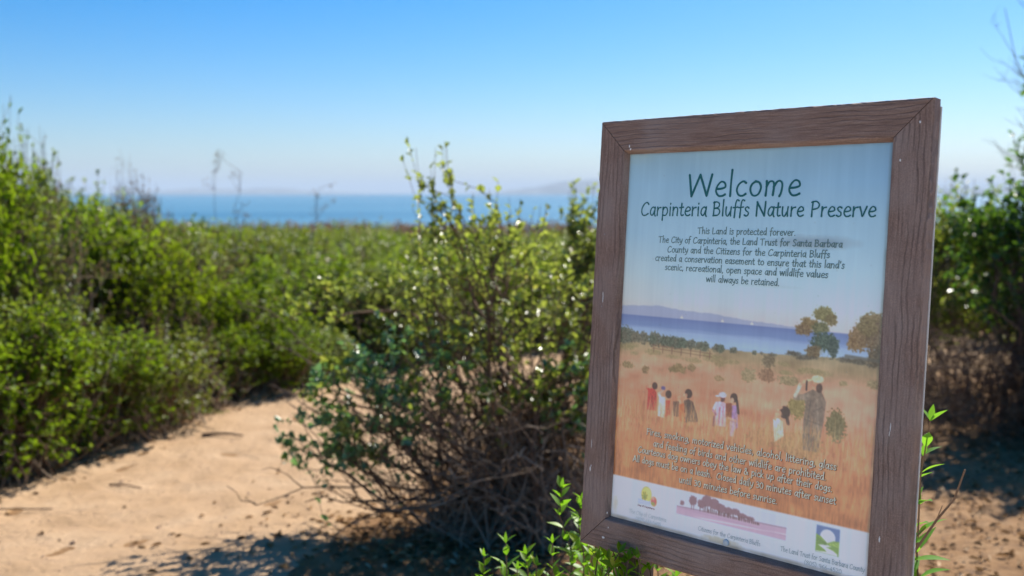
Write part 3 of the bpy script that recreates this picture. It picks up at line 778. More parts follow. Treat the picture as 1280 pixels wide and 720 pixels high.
# wood of the frame
def wood_mat(name, line=.5):
    m, n, l, p = new_mat(name)
    tc = n.new("ShaderNodeTexCoord")
    oi = n.new("ShaderNodeObjectInfo")
    ofs = n.new("ShaderNodeVectorMath"); ofs.operation = 'MULTIPLY_ADD'
    l.new(oi.outputs["Random"], ofs.inputs[0]); ofs.inputs[1].default_value = (9, 7, 5); l.new(tc.outputs["Object"], ofs.inputs[2])
    mp = n.new("ShaderNodeMapping"); mp.inputs["Scale"].default_value = (4, 60, 60); l.new(ofs.outputs[0], mp.inputs[0])
    # broad distortion so that the grain lines wander
    mp2 = n.new("ShaderNodeMapping"); mp2.inputs["Scale"].default_value = (7, 22, 22); l.new(ofs.outputs[0], mp2.inputs[0])
    nd = n.new("ShaderNodeTexNoise"); nd.inputs["Scale"].default_value = 1; nd.inputs["Detail"].default_value = 2; l.new(mp2.outputs[0], nd.inputs["Vector"])
    mixv = n.new("ShaderNodeVectorMath"); mixv.operation = 'MULTIPLY_ADD'; l.new(nd.outputs["Color"], mixv.inputs[0]); mixv.inputs[1].default_value = (0, .022, .022); l.new(ofs.outputs[0], mixv.inputs[2])
    wv = n.new("ShaderNodeTexWave"); wv.wave_type = 'BANDS'; wv.bands_direction = 'Y'; wv.inputs["Scale"].default_value = 40; wv.inputs["Distortion"].default_value = 1.2; wv.inputs["Detail"].default_value = 3; wv.inputs["Detail Scale"].default_value = 3
    l.new(mixv.outputs[0], wv.inputs["Vector"])
    rl = ramp(n, [(.0, (1, 1, 1)), (.10, (.75, .75, .75)), (.24, (0, 0, 0))]); l.new(wv.outputs["Fac"], rl.inputs[0])
    # break the lines up along the board
    mp3 = n.new("ShaderNodeMapping"); mp3.inputs["Scale"].default_value = (9, 45, 45); l.new(ofs.outputs[0], mp3.inputs[0])
    nb = n.new("ShaderNodeTexNoise"); nb.inputs["Scale"].default_value = 1; nb.inputs["Detail"].default_value = 3; l.new(mp3.outputs[0], nb.inputs["Vector"])
    rb = ramp(n, [(.38, (0, 0, 0)), (.58, (1, 1, 1))]); l.new(nb.outputs["Fac"], rb.inputs[0])
    ln = n.new("ShaderNodeMath"); ln.operation = 'MULTIPLY'; l.new(rl.outputs[0], ln.inputs[0]); l.new(rb.outputs[0], ln.inputs[1])
    # fibre streaks and blotches
    nf = n.new("ShaderNodeTexNoise"); nf.inputs["Scale"].default_value = 6; nf.inputs["Detail"].default_value = 7; nf.inputs["Roughness"].default_value = .7; l.new(mp.outputs[0], nf.inputs["Vector"])
    base = ramp(n, [(.25, (.150, .085, .060)), (.5, (.225, .138, .102)), (.78, (.34, .232, .178))]); l.new(nf.outputs["Fac"], base.inputs[0])
    nz = n.new("ShaderNodeTexNoise"); nz.inputs["Scale"].default_value = 700; nz.inputs["Detail"].default_value = 2; l.new(ofs.outputs[0], nz.inputs["Vector"])
    hs = n.new("ShaderNodeHueSaturation"); mr = n.new("ShaderNodeMapRange"); mr.inputs[1].default_value = .3; mr.inputs[2].default_value = .7; mr.inputs[3].default_value = .72; mr.inputs[4].default_value = 1.28
    l.new(nz.outputs["Fac"], mr.inputs[0]); l.new(mr.outputs[0], hs.inputs["Value"]); l.new(base.outputs[0], hs.inputs["Color"])
    nw = n.new("ShaderNodeTexNoise"); nw.inputs["Scale"].default_value = 9; nw.inputs["Detail"].default_value = 5; l.new(ofs.outputs[0], nw.inputs["Vector"])
    rw = ramp(n, [(.45, (0, 0, 0)), (.75, (.6, .6, .6))]); l.new(nw.outputs["Fac"], rw.inputs[0])
    fw = n.new("ShaderNodeMix"); fw.data_type = 'RGBA'; l.new(rw.outputs[0], fw.inputs[0]); l.new(hs.outputs[0], fw.inputs[6]); fw.inputs[7].default_value = (.33, .27, .24, 1)
    hs = fw
    mx = n.new("ShaderNodeMix"); mx.data_type = 'RGBA'
    k = n.new("ShaderNodeMath"); k.operation = 'MULTIPLY'; k.inputs[1].default_value = line; l.new(ln.outputs[0], k.inputs[0]); l.new(k.outputs[0], mx.inputs[0])
    l.new(hs.outputs[2], mx.inputs[6]); mx.inputs[7].default_value = (.045, .026, .02, 1)
    l.new(mx.outputs[2], p.inputs["Base Color"])
    p.inputs["Roughness"].default_value = .62; p.inputs["Specular IOR Level"].default_value = .4
    sub = n.new("ShaderNodeMath"); sub.operation = 'MULTIPLY_ADD'; sub.inputs[1].default_value = -.9; l.new(ln.outputs[0], sub.inputs[0]); l.new(nf.outputs["Fac"], sub.inputs[2])
    sub2 = n.new("ShaderNodeMath"); sub2.operation = 'MULTIPLY_ADD'; sub2.inputs[1].default_value = .35; l.new(nz.outputs["Fac"], sub2.inputs[0]); l.new(sub.outputs[0], sub2.inputs[2])
    bp = n.new("ShaderNodeBump"); bp.inputs["Strength"].default_value = .55; bp.inputs["Distance"].default_value = .0012
    l.new(sub2.outputs[0], bp.inputs["Height"]); l.new(bp.outputs[0], p.inputs["Normal"])
    return m
M['wood'] = wood_mat("weathered_brown_board", .5)
M['rail'] = wood_mat("smoother_brown_board", .3)
M['post'] = simple("dark_post_wood", (.10, .07, .055), .8, .3, scale=30, var=.3)
BW = .0575   # board width with its chamfer
TH = .024
SEC = [(0, TH), (0, .0035), (.0008, .0015), (.0028, .0), (.0505, .0), (.0525, .0008), (BW, .0112), (BW, .016), (.045, TH)]
def board(length, a, b, c, notch=None):
    """mitred board: a = outer corner start, b = direction along, c = direction inwards (in x, y of the face)"""
    nx = 90; V = []; rg = np.random.default_rng(int(length * 1000 + a[0] * 77 + b[0] * 5))
    for i in range(nx + 1):
        for (t, d) in SEC:
            g0 = .0007 if d < .006 else .0; lo = t + g0; hi = length - t - g0
            x = lo + (hi - lo) * i / nx
            tt, dd = t, d
            if t < .004:
                tt += .0004 * rg.normal()*.5
            if notch and d < TH - .001 and t < .01:
                g = math.exp(-((x - notch) / .0045) ** 2); tt += .005 * g
            V.append((x, tt, dd))
    return V, nx
def add_board(x0, y0, ux, uy, vx, vy, length, notch=None, mat='wood'):
    V, nx = board(length, (x0, y0), (ux, uy), (vx, vy), notch)
    k = len(SEC); Fs = []
    for i in range(nx):
        for j in range(k):
            j2 = (j + 1) % k
            Fs.append((i * k + j, i * k + j2, (i + 1) * k + j2, (i + 1) * k + j))
    Fs.append(tuple(range(k))); Fs.append(tuple(nx * k + j for j in range(k))[::-1])
    me = bpy.data.meshes.new("frame_board")
    # own axes: x along, y inwards, z forwards
    me.from_pydata([(x, t, -d) for x, t, d in V], [], Fs); me.update()
    o = link("frame_board", me, M[mat], sign)
    X = Vector((ux, 0, -uy)); Y = Vector((vx, 0, -vy)); Z = Vector((0, -1, 0))
    mt = Matrix((X, Y, Z)).transposed().to_4x4(); mt.translation = Vector(sl(x0, 0, y0))
    o.matrix_local = mt
    if mt.to_3x3().determinant() < 0: me.flip_normals()
    return o
add_board(0, 0, 1, 0, 0, 1, WD, mat='rail')
add_board(0, HT, 1, 0, 0, -1, WD, mat='rail')
add_board(0, 0, 0, 1, 1, 0, HT, notch=.112)
add_board(WD, 0, 0, 1, -1, 0, HT)
bk = MB()
x0, d0, z0 = sl(.022, .0244, .741); x1, d1, z1 = sl(.5704, .0275, .01)
bk.box(x0, x1, d0, d1, z0, z1)
bk.build("backing_plate", simple("weathered_white_plate", (.62, .58, .52), .6, var=.1), sign)
for px_ in (.088, .455):
    ps = MB(); a = sl(px_ - .022, .028, 0); ps.box(a[0], a[0] + .044, .0282, .0722, -.25, LZ - .06)
    ps.build("post", M['post'], sign)

# ---- the printed poster
PX0, PX1, PY0, PY1 = 50.0, 516.5, 53.0, 681.0
DENS = .95
nxp = int((PX1 - PX0) * DENS); nyp = int((PY1 - PY0) * DENS)
X = np.linspace(PX0, PX1, nxp)[None, :].repeat(nyp, 0); Y = np.linspace(PY0, PY1, nyp)[:, None].repeat(nxp, 1)
img = np.zeros((nyp, nxp, 3))
def C3(*c): return np.array(c, float)
def lerp_stops(v, st):
    xs = [s[0] for s in st]
    return np.stack([np.interp(v, xs, [s[1][k] for s in st]) for k in range(3)], -1)
def put(mask, col):
    global img
    mask = np.clip(mask, 0, 1)[..., None]
    img = img * (1 - mask) + np.asarray(col, float) * mask
def sm(a, e=1.0): return np.clip(a / e + .5, 0, 1)
def ell(cx, cy, rx, ry, e=1.0, rough=0, sc=.4, seed=0):
    d = 1 - np.sqrt(((X - cx) / rx) ** 2 + ((Y - cy) / ry) ** 2)
    if rough: d = d + rough * (fbm(X * sc, Y * sc, 3, seed) - .5)
    return sm(d * min(rx, ry), e)
def poly(pts, e=1.0):
    ins = np.zeros(X.shape, bool); dist = np.full(X.shape, 1e9)
    n = len(pts)
    for i in range(n):
        (xa, ya), (xb, yb) = pts[i], pts[(i + 1) % n]
        c = ((ya > Y) != (yb > Y)) & (X < (xb - xa) * (Y - ya) / (yb - ya + 1e-9) + xa)
        ins ^= c
        L2 = (xb - xa) ** 2 + (yb - ya) ** 2 + 1e-9
        t = np.clip(((X - xa) * (xb - xa) + (Y - ya) * (yb - ya)) / L2, 0, 1)
        dist = np.minimum(dist, np.hypot(X - xa - t * (xb - xa), Y - ya - t * (yb - ya)))
    return sm(np.where(ins, dist, -dist), e)
def limb(xa, ya, xb, yb, r, e=1.0):
    L2 = (xb - xa) ** 2 + (yb - ya) ** 2 + 1e-9
    t = np.clip(((X - xa) * (xb - xa) + (Y - ya) * (yb - ya)) / L2, 0, 1)
    return sm(r - np.hypot(X - xa - t * (xb - xa), Y - ya - t * (yb - ya)), e)
HZ = 330.0
img = lerp_stops(Y, [(57, (118, 142, 160)), (110, (124, 154, 182)), (200, (138, 166, 192)), (260, (154, 178, 200)), (300, (168, 180, 198)), (330, (178, 172, 184))])
lf = np.clip((170 - X) / 160, 0, 1) * np.clip((Y - 190) / 90, 0, 1)
img = img + lf[..., None] * (C3(178, 174, 172) - img) * .55
img = img + (np.clip((X - 300) / 220, 0, 1) * np.clip((170 - Y) / 120, 0, 1))[..., None] * C3(-14, -10, 2)  # top-right tint: reflection on the panel, painted into the print colour
# printed far hills, sea
img = img * np.array([1.03, 1.03, 1.03])
mt = np.interp(X, [50, 90, 134, 180, 232, 290, 370, 420, 516], [316, 314, 311, 316, 317, 322, 326.5, 329, 330]) + 2.2 * (fbm(X * .12, X * 0, 3, 3) - .5)
put(sm(Y - mt, 2) * .85, (138, 146, 184))
sc_ = lerp_stops(Y + 4 * (fbm(X * .03, Y * .5, 3, 6) - .5), [(330, (96, 110, 165)), (345, (110, 130, 182)), (352, (140, 162, 205)), (366, (150, 176, 215)), (380, (130, 155, 195))])
put_m = sm(Y - HZ, 1.2)[..., None]; img = img * (1 - put_m) + sc_ * put_m
for bx in (179.7, 256, 308): put(poly([(bx - 3, 329), (bx - 2, 326), (bx + 1, 326), (bx + 3, 329)], 1) * .8, (225, 205, 195)); put(limb(bx, 327, bx, 323.5, .5, .8) * .5, (210, 190, 190))
# field
ftop = np.interp(X, [50, 130, 240, 330, 380, 440, 516], [366, 372, 372, 371, 369, 366, 364]) + 1.5 * (fbm(X * .4, X * 0, 3, 5) - .5)
fc = lerp_stops(Y, [(362, (140, 128, 104)), (385, (158, 136, 108)), (410, (186, 142, 120)), (450, (194, 138, 114)), (490, (186, 122, 92)), (540, (180, 114, 72)), (608, (168, 102, 56))])
fc = fc + (fbm(X * .035, Y * .06, 3, 9) - .5)[..., None] * C3(50, 50, 46)
st1 = fbm(X * .55 + .06 * (Y - 500) * (vnoise(X * .02, Y * .02, 2) - .5), Y * .045, 4, 12) - .5
st2 = fbm(X * 1.0, Y * .12, 2, 13) - .5
amp = np.clip((Y - 400) / 120, .25, 1)
fc = fc + (amp * (st1 * 62 + st2 * 34))[..., None] * C3(1, .95, .8)
pinkm = np.clip((X - 300) / 150, 0, 1) * np.clip(1 - np.abs(Y - 440) / 60, 0, 1)
fc = fc + pinkm[..., None] * C3(14, 12, 16)
mfield = sm(Y - ftop, 1.5)[..., None]
img = img * (1 - mfield) + fc * mfield
def bush(cx, cy, rx, ry, col, seed, a=.85, rough=1.0, dk=.9):
    m_ = ell(cx, cy, rx, ry, 2, rough, .35, seed) * a
    tex = (fbm(X * .5, Y * .5, 3, seed + 40) - .5) * 90
    global img
    img = img * (1 - m_[..., None]) + (C3(*col) * dk + tex[..., None]) * m_[..., None]
# shore shrubs at the back
rg = np.random.default_rng(8)
for k in range(46):
    t = rg.uniform(0, 1); bx = 55 + 300 * t ** 1.25; hh = 12.5 * (1 - t * .78) * rg.uniform(.55, 1.25)
    bush(bx, np.interp(bx, [55, 240, 360], [366, 371, 372]), hh * 1.1, hh, (108 - 20 * rg.uniform(), 100, 84), 50 + k, .9, 1.1)
for k in range(14):
    bush(rg.uniform(360, 510), rg.uniform(365, 372), 9, 3.5, (92, 84, 70), 120 + k, .85)
for k in range(18): bush(rg.uniform(55, 480), rg.uniform(382, 398), rg.uniform(6, 18), rg.uniform(2.5, 5), (150, 138, 98), 150 + k, .5)
# rail fence
for yy in (379.5, 384.5): put(limb(125, yy - 2, 240, yy + 1.5, .6, .9) * .75, (120, 82, 66))
for fx_ in range(128, 240, 18): put(limb(fx_, 377, fx_, 389, .8, .9) * .75, (112, 76, 62))
# trees
def tree_p(blobs, col, seed):
    for i, (cx, cy, rx, ry) in enumerate(blobs): bush(cx, cy, rx, ry, col[i % len(col)], seed + i, .95, 1.0, .78)
put(limb(414, 366, 418, 330, 2, 1), (98, 72, 50))
tree_p([(425, 305, 16, 11), (437, 312, 9, 8), (404, 320, 16, 8), (394, 330, 13, 8), (420, 325, 12, 9), (428, 344, 20, 13), (412, 360, 14, 9), (441, 352, 9, 14)], [(140, 124, 62), (134, 112, 60), (150, 118, 62), (140, 106, 62), (118, 112, 62), (76, 92, 72), (128, 104, 66), (70, 84, 74)], 300)
put(ell(424, 360, 3, 4, 1.5, .4, .5, 5) * .7, (150, 176, 212))
put(limb(499, 366, 499, 335, 2, 1), (100, 70, 55))
tree_p([(500, 312, 20, 15), (480, 335, 15, 18), (505, 330, 18, 20), (470, 342, 8, 11), (490, 318, 15, 14), (506, 358, 12, 16)], [(146, 118, 68), (152, 116, 70), (136, 106, 68), (156, 120, 74), (140, 116, 66), (120, 100, 70)], 340)
put(limb(462, 362, 516, 365, 2.5, 2) * .8, (86, 80, 70))
# small field shrubs
for (a, b, rx, ry, c) in [(180, 411, 14, 7, (140, 122, 84)), (166, 414, 7, 5, (130, 116, 80)), (204, 407, 8, 6, (140, 120, 86)), (113, 420, 7, 6, (128, 110, 78)), (75, 416, 12, 6, (140, 126, 90)), (308, 408, 13, 12, (160, 146, 112)), (338, 404, 13, 11, (140, 106, 82)), (340, 381, 11, 9, (112, 98, 76)), (374, 408, 17, 7, (150, 138, 104)), (460, 402, 6, 4, (150, 135, 100)), (505, 398, 10, 6, (150, 135, 100)), (255, 418, 10, 4, (165, 140, 105))]:
    bush(a, b, rx, ry, c, int(a * 3), .8, 1.1)
# people in the meadow (tiny figures in the print)
SK = (205, 150, 125); HAIR = (52, 40, 40)
PTEX = fbm(X * .45 + 7, Y * .3, 3, 61)
def person(parts):
    for kind, args, col in parts: put({'l': limb, 'e': ell, 'p': poly}[kind](*args)[..., None][..., 0] * (.9 - .25 * np.clip((Y - 470) / 30, 0, 1)), C3(*col) * (1 + .5 * (PTEX - .5))[..., None])
WHT = (222, 218, 230); RED = (168, 44, 44)
person([('p', ([(121, 452), (131, 449), (138, 455), (140, 486), (120, 486)], 1.2), RED), ('l', (124, 455, 119, 449, 2.2), (176, 54, 50)), ('l', (119, 449, 128, 444, 1.7), SK), ('e', (134, 445, 5.4, 6), HAIR), ('l', (130, 462, 131, 484, .7), (120, 30, 34))])
person([('p', ([(144, 461), (156, 461), (157, 496), (143, 494)], 1.2), WHT), ('l', (147, 464, 143, 457, 2.4), (226, 224, 232)), ('l', (143, 457, 151, 450, 1.8), (196, 160, 148)), ('e', (151, 446.5, 4.4, 3.2), (80, 78, 140)), ('p', ([(157, 466), (166, 465), (167, 488), (157, 494)], 1.2), (182, 62, 48)), ('e', (162, 455.5, 6, 6.6), HAIR), ('l', (150, 466, 150, 490, .7), (170, 166, 186))])
person([('p', ([(172, 466), (183, 464), (184, 490), (173, 490)], 1.5), (96, 70, 58)), ('p', ([(193, 462), (201, 458), (210, 462), (223, 492), (196, 497), (190, 480)], 1.5), (66, 54, 50)), ('p', ([(184, 470), (193, 466), (198, 496), (184, 496)], 1.2), (200, 96, 52)), ('e', (200.5, 449.5, 7, 7.6), HAIR), ('l', (186, 466, 182, 458, 2.2), SK), ('l', (182, 458, 193, 452, 1.9), SK), ('e', (196, 453, 2.6, 3.4), SK)])
person([('p', ([(253, 456), (262, 453), (271, 457), (272, 493), (251, 493)], 1.2), (216, 176, 212)), ('l', (253, 458, 248, 470, 2.4), (224, 190, 222)), ('l', (248, 470, 253, 476, 2), (150, 104, 128)), ('l', (260, 464, 259, 492, 1.1), (160, 84, 122)), ('l', (266, 462, 266, 492, .9), (170, 96, 132)), ('e', (263, 449.5, 5.2, 5.2), (84, 54, 54)), ('e', (258.5, 451, 2.6, 3.2), SK), ('e', (263.5, 443.5, 7, 4.6), (234, 196, 228)), ('l', (257, 446, 252, 446.5, 1.3), (238, 206, 232)), ('l', (250, 480, 250, 494, 2), (110, 66, 80))])
person([('p', ([(279, 458), (290, 456), (294, 490), (281, 502)], 1.2), (150, 120, 186)), ('p', ([(270, 456), (281, 454), (282, 478), (271, 478)], 1), (112, 56, 40)), ('e', (284, 445.5, 6.4, 7.4), HAIR), ('e', (281, 450, 3.4, 4.2), (210, 160, 140)), ('l', (289.5, 449, 293, 468, 2.1), HAIR), ('l', (276, 478, 289, 481, 1.8), (214, 164, 156)), ('p', ([(279, 483), (290, 483), (287, 506), (280, 506)], 1.2), (190, 168, 200))])
bush(391, 446, 15, 17, (124, 122, 66), 480, .75); bush(453, 464, 15, 22, (98, 98, 60), 490, .85); bush(400, 502, 34, 20, (146, 124, 72), 494, .5); bush(340, 500, 34, 14, (158, 130, 80), 495, .4)
person([('p', ([(353, 469), (361, 466), (368, 470), (372, 492), (357, 503)], 1.2), (236, 230, 236)), ('e', (371, 456, 9.4, 9.4), (46, 34, 34)), ('e', (362.5, 459.5, 4.2, 5.2), SK), ('l', (356, 468, 359, 455, 2.2), SK), ('l', (359, 455, 366, 449, 1.7), SK), ('l', (375, 462, 378, 472, 2.6), (46, 34, 34))])
person([('p', ([(399, 425), (414, 416), (428, 418), (436, 432), (434, 458), (430, 490), (401, 490), (402, 462), (404, 440)], 1.4), (112, 100, 92)), ('l', (406, 428, 388, 431, 4.6), (134, 120, 110)), ('l', (387, 429, 394, 411, 2.8), (214, 192, 184)), ('l', (394, 411, 404, 402, 2.1), (214, 158, 132)), ('e', (419, 409, 7, 8.4), (198, 140, 118)), ('e', (424, 413, 5, 7), (70, 54, 50)), ('e', (421, 400, 9.5, 5.4), (226, 206, 176)), ('l', (411, 402, 404, 404.5, 1.5), (200, 184, 156)), ('l', (404, 405, 404, 418, 1.3), (40, 36, 38)), ('p', ([(402, 482), (430, 482), (428, 507), (404, 507)], 2), (92, 82, 82)), ('l', (412, 432, 408, 470, 1), (92, 82, 76)), ('l', (422, 430, 426, 474, 1), (140, 126, 116)), ('l', (430, 440, 418, 448, .9), (90, 80, 76)), ('l', (404, 462, 428, 466, .8), (88, 78, 72))])
for k in range(900):   # grass blades over the lower figures
    bx = rg.uniform(52, 514); by = rg.uniform(482, 530); hgt = rg.uniform(10, 34); ln = rg.normal(0, 5)
    x0_ = int((bx - 8 - PX0) * DENS); x1_ = int((bx + 8 - PX0) * DENS); 
    col = C3(*[(206, 160, 112), (170, 140, 84), (214, 174, 136), (150, 100, 62)][k % 4])
    xs_ = slice(max(0, x0_), max(1, x1_)); y0_ = int((by - hgt - 2 - PY0) * DENS); ys_ = slice(max(0, y0_), int((by + 2 - PY0) * DENS))
    xa, ya = X[ys_, xs_], Y[ys_, xs_]
    t = np.clip((by - ya) / hgt, 0, 1)
    mk = (sm(.55 * (1 - t) + .15 - np.abs(xa - bx - ln * t * t), .9) * (ya < by) * (ya > by - hgt) * .5)[..., None]
    img[ys_, xs_] = img[ys_, xs_] * (1 - mk) + col * mk
# white band with the three emblems
band = sm(Y - 607, .8)
put(band, (174, 187, 218))
put(band * np.clip((110 - X) / 60, 0, 1) * .25, (210, 205, 200))
# city emblem
put(ell(129, 628, 10.6, 13.2, 1.0), (132, 130, 90)); put(ell(129, 628, 9.8, 12.3, 1.0), (214, 186, 96)); put(ell(133, 625, 5, 8, 3) * .5, (226, 190, 120))
for (lx, ly) in [(-6, -2), (-4, -7), (0, -8), (4, -4), (3, 1), (-5, 3)]: put(limb(126.5, 634, 126.5 + lx, 633 + ly, 1.5, 1), (128, 136, 60))
put(limb(126, 632, 127, 639, 1.1, 1), (104, 120, 60))
put(poly([(112.5, 638), (136, 638.5), (138, 646), (112.5, 645)], .8), (186, 192, 216))
for q in range(4): put(limb(113, 639 + q * 1.9, 137, 639.3 + q * 1.9, .55, .7), (128, 150, 206))
put(ell(144.5, 637, 6.4, 8.4, 1), (206, 160, 90)); put(ell(144.5, 637, 5.4, 7.4, 1), (172, 76, 84)); put(ell(143, 641, 4, 3, 1.2), (124, 132, 70)); put(ell(143, 632, 2.5, 3, 1.5), (190, 130, 130))
# lilac meadow emblem
put(poly([(189.8, 617), (385, 598 + 12), (384.5, 646), (189.8, 647.5)], .8) * 0, (0, 0, 0))
put(sm(X - 189.8, .8) * sm(384.8 - X, .8) * sm(Y - 611.5, .8) * sm(647 - Y, .8) * .6, (172, 180, 212))
gl = np.interp(X, [190, 260, 385], [634.0, 631.5, 628.0])
put(sm(X - 189.8, .8) * sm(384.8 - X, .8) * sm(Y - gl, .8) * sm(647 - Y, .8), (170, 144, 178))
put(sm(X - 230, 20) * sm(384.8 - X, .8) * sm(1.2 - np.abs(Y - np.interp(X, [230, 385], [645, 638])), 1) * .6, (205, 200, 222))
put(sm(X - 189.8, .8) * sm(384.8 - X, .8) * sm(1.2 - np.abs(Y - np.interp(X, [190, 385], [636, 640])), 2) * .4, (150, 120, 160))
for (a, b, rx, ry) in [(220, 620, 7, 8), (236, 622, 7, 7), (247, 616, 10, 9), (260, 618, 10, 9), (272, 622, 10, 7), (286, 624, 8, 6), (298, 622, 8, 5), (310, 626, 9, 4), (324, 627, 8, 3), (200, 628, 4, 4)]:
    put(ell(a, b, rx, ry, 1.2, .6, .5, int(a)) * .95, (112, 78, 98))
for k in range(30): tx = 244 + k * 3.3 + rg.uniform(-1, 1); put(limb(tx, 633, tx, 633 - rg.uniform(3, 9) * (1 - k / 60), 1.0, .9), (92, 62, 76))
for tx in (218, 222, 234, 240): put(limb(tx, 634, tx, 624, .7, .8), (112, 78, 98))
put(poly([(189.8, 634), (385, 628), (385, 629.2), (189.8, 635.2)], 1) * .7, (110, 80, 104))
# land trust emblem
lx0, lx1, ly0, ly1 = 432.5, 468.7, 612.4, 651.6
inb = sm(X - lx0, .7) * sm(lx1 - X, .7) * sm(Y - ly0, .7) * sm(ly1 - Y, .7)
put(inb, (66, 98, 158))
put(inb * ell(450.5, 627.5, 11.8, 11.5, .8), (186, 192, 216))
GRN = (98, 138, 62)
hl = poly([(432, 625), (440, 628), (450, 635.5), (453, 638), (432, 641)], .7) * inb
hr = poly([(469, 630), (460, 631), (451, 635.5), (453, 639), (469, 638)], .7) * inb
put(hl, GRN); put(hr, GRN)
put(poly([(432, 639), (452, 637.5), (469, 637), (469, 652), (432, 652)], .7) * inb, GRN)
put(poly([(436, 640.5), (452, 638.5), (457, 640), (449, 642), (460, 645), (467, 649), (466, 651.6), (432.5, 651.6), (432.5, 650.4), (450, 648.5), (446, 645.5), (440, 642.5)], .7) * inb, (186, 192, 216))
put(poly([(434, 646), (443, 646), (448, 647.5), (436, 650), (432.5, 650.4), (432.5, 642)], .7) * inb, GRN)
for q in range(4): put(limb(433, 630 + q * 2.8, 449, 636.2 + q * .9, .35, .7) * hl * .8, (58, 92, 50)); put(limb(468, 632.2 + q * 1.8, 454, 636 + q * .8, .35, .7) * hr * .8, (160, 186, 96))
# age: dirt at the rim, faint streaks
rim = np.minimum.reduce([X - 55, 512 - X, Y - 56, 677 - Y])
put(np.clip(1 - rim / 5.0, 0, 1) * (.25 + .55 * fbm(X * .05, Y * .05, 3, 70)), (72, 70, 62))
put(np.clip(1 - (Y - 56) / 22, 0, 1) * np.clip(1 - (X - 54) / 70, 0, 1) * .4 * fbm(X * .1, Y * .3, 3, 71) * 1.6, (150, 140, 110))
put(ell(66, 655, 5, 12, 6, .8, .2, 3) * .4, (150, 142, 118)); put(ell(276, 672, 30, 4, 4, .8, .2, 4) * .55, (134, 126, 98))
put(ell(400, 200, 58, 9, 8, .3, .1, 2) * .32, (92, 84, 88)); put(ell(330, 268, 40, 2, 3, .5, .1, 7) * .12, (90, 90, 95))
for k in range(60): put_x, put_y = rg.uniform(56, 510), rg.uniform(58, 605); xs_ = slice(max(0, int((put_x - 3 - PX0) * DENS)), int((put_x + 3 - PX0) * DENS) + 1); ys_ = slice(max(0, int((put_y - 3 - PY0) * DENS)), int((put_y + 3 - PY0) * DENS) + 1); mk = (sm(rg.uniform(.3, .9) - np.hypot(X[ys_, xs_] - put_x, Y[ys_, xs_] - put_y), 1) * rg.uniform(.2, .6))[..., None]; img[ys_, xs_] = img[ys_, xs_] * (1 - mk) + C3(90, 92, 100) * mk
img += ((fbm(X * .02, Y * .008, 3, 81) - .5) * 14 + (fbm(X * .25, Y * .01, 2, 82) - .5) * 7)[..., None]
for _ in range(2):
    img[1:-1, 1:-1] = (img[1:-1, 1:-1] * 4 + img[:-2, 1:-1] + img[2:, 1:-1] + img[1:-1, :-2] + img[1:-1, 2:]) / 8
# colours as printed: seen values divided by how the shaded white band looks
def lin(c):
    c = np.clip(np.asarray(c, float) / 255, 0, 1)
    return np.where(c <= .04045, c / 12.92, ((c + .055) / 1.055) ** 2.4)
WHITE = lin((184, 190, 214))
def printed(c): return np.clip(lin(c) / WHITE * .98, 0, .90)
alb = printed(img) * (1 - .06 * np.clip((Y - 325) / 20, 0, 1) * np.clip((607 - Y) / 2, 0, 1))[..., None]
PD_ = .0115
Vp = np.stack([X / 1000 - WD / 2, np.full_like(X, PD_), LZ - Y / 1000], -1).reshape(-1, 3)
Fp = grid_faces(nyp, nxp)
me = quads_mesh("poster_panel", Vp, Fp)
at_ = me.color_attributes.new("ink", 'FLOAT_COLOR', 'POINT')
at_.data.foreach_set("color", np.concatenate([alb.reshape(-1, 3), np.ones((alb.shape[0] * alb.shape[1], 1))], 1).astype(np.float32).ravel())
m, n, l, p = new_mat("printed_panel")
an = n.new("ShaderNodeAttribute"); an.attribute_name = "ink"; l.new(an.outputs["Color"], p.inputs["Base Color"])
p.inputs["Roughness"].default_value = .3; p.inputs["Specular IOR Level"].default_value = .8
p.inputs['Coat Weight'].default_value = 1.0; p.inputs['Coat Roughness'].default_value = .12; p.inputs['Coat IOR'].default_value = 1.5
M['print'] = m
panel = link("poster_panel", me, M['print'], sign)

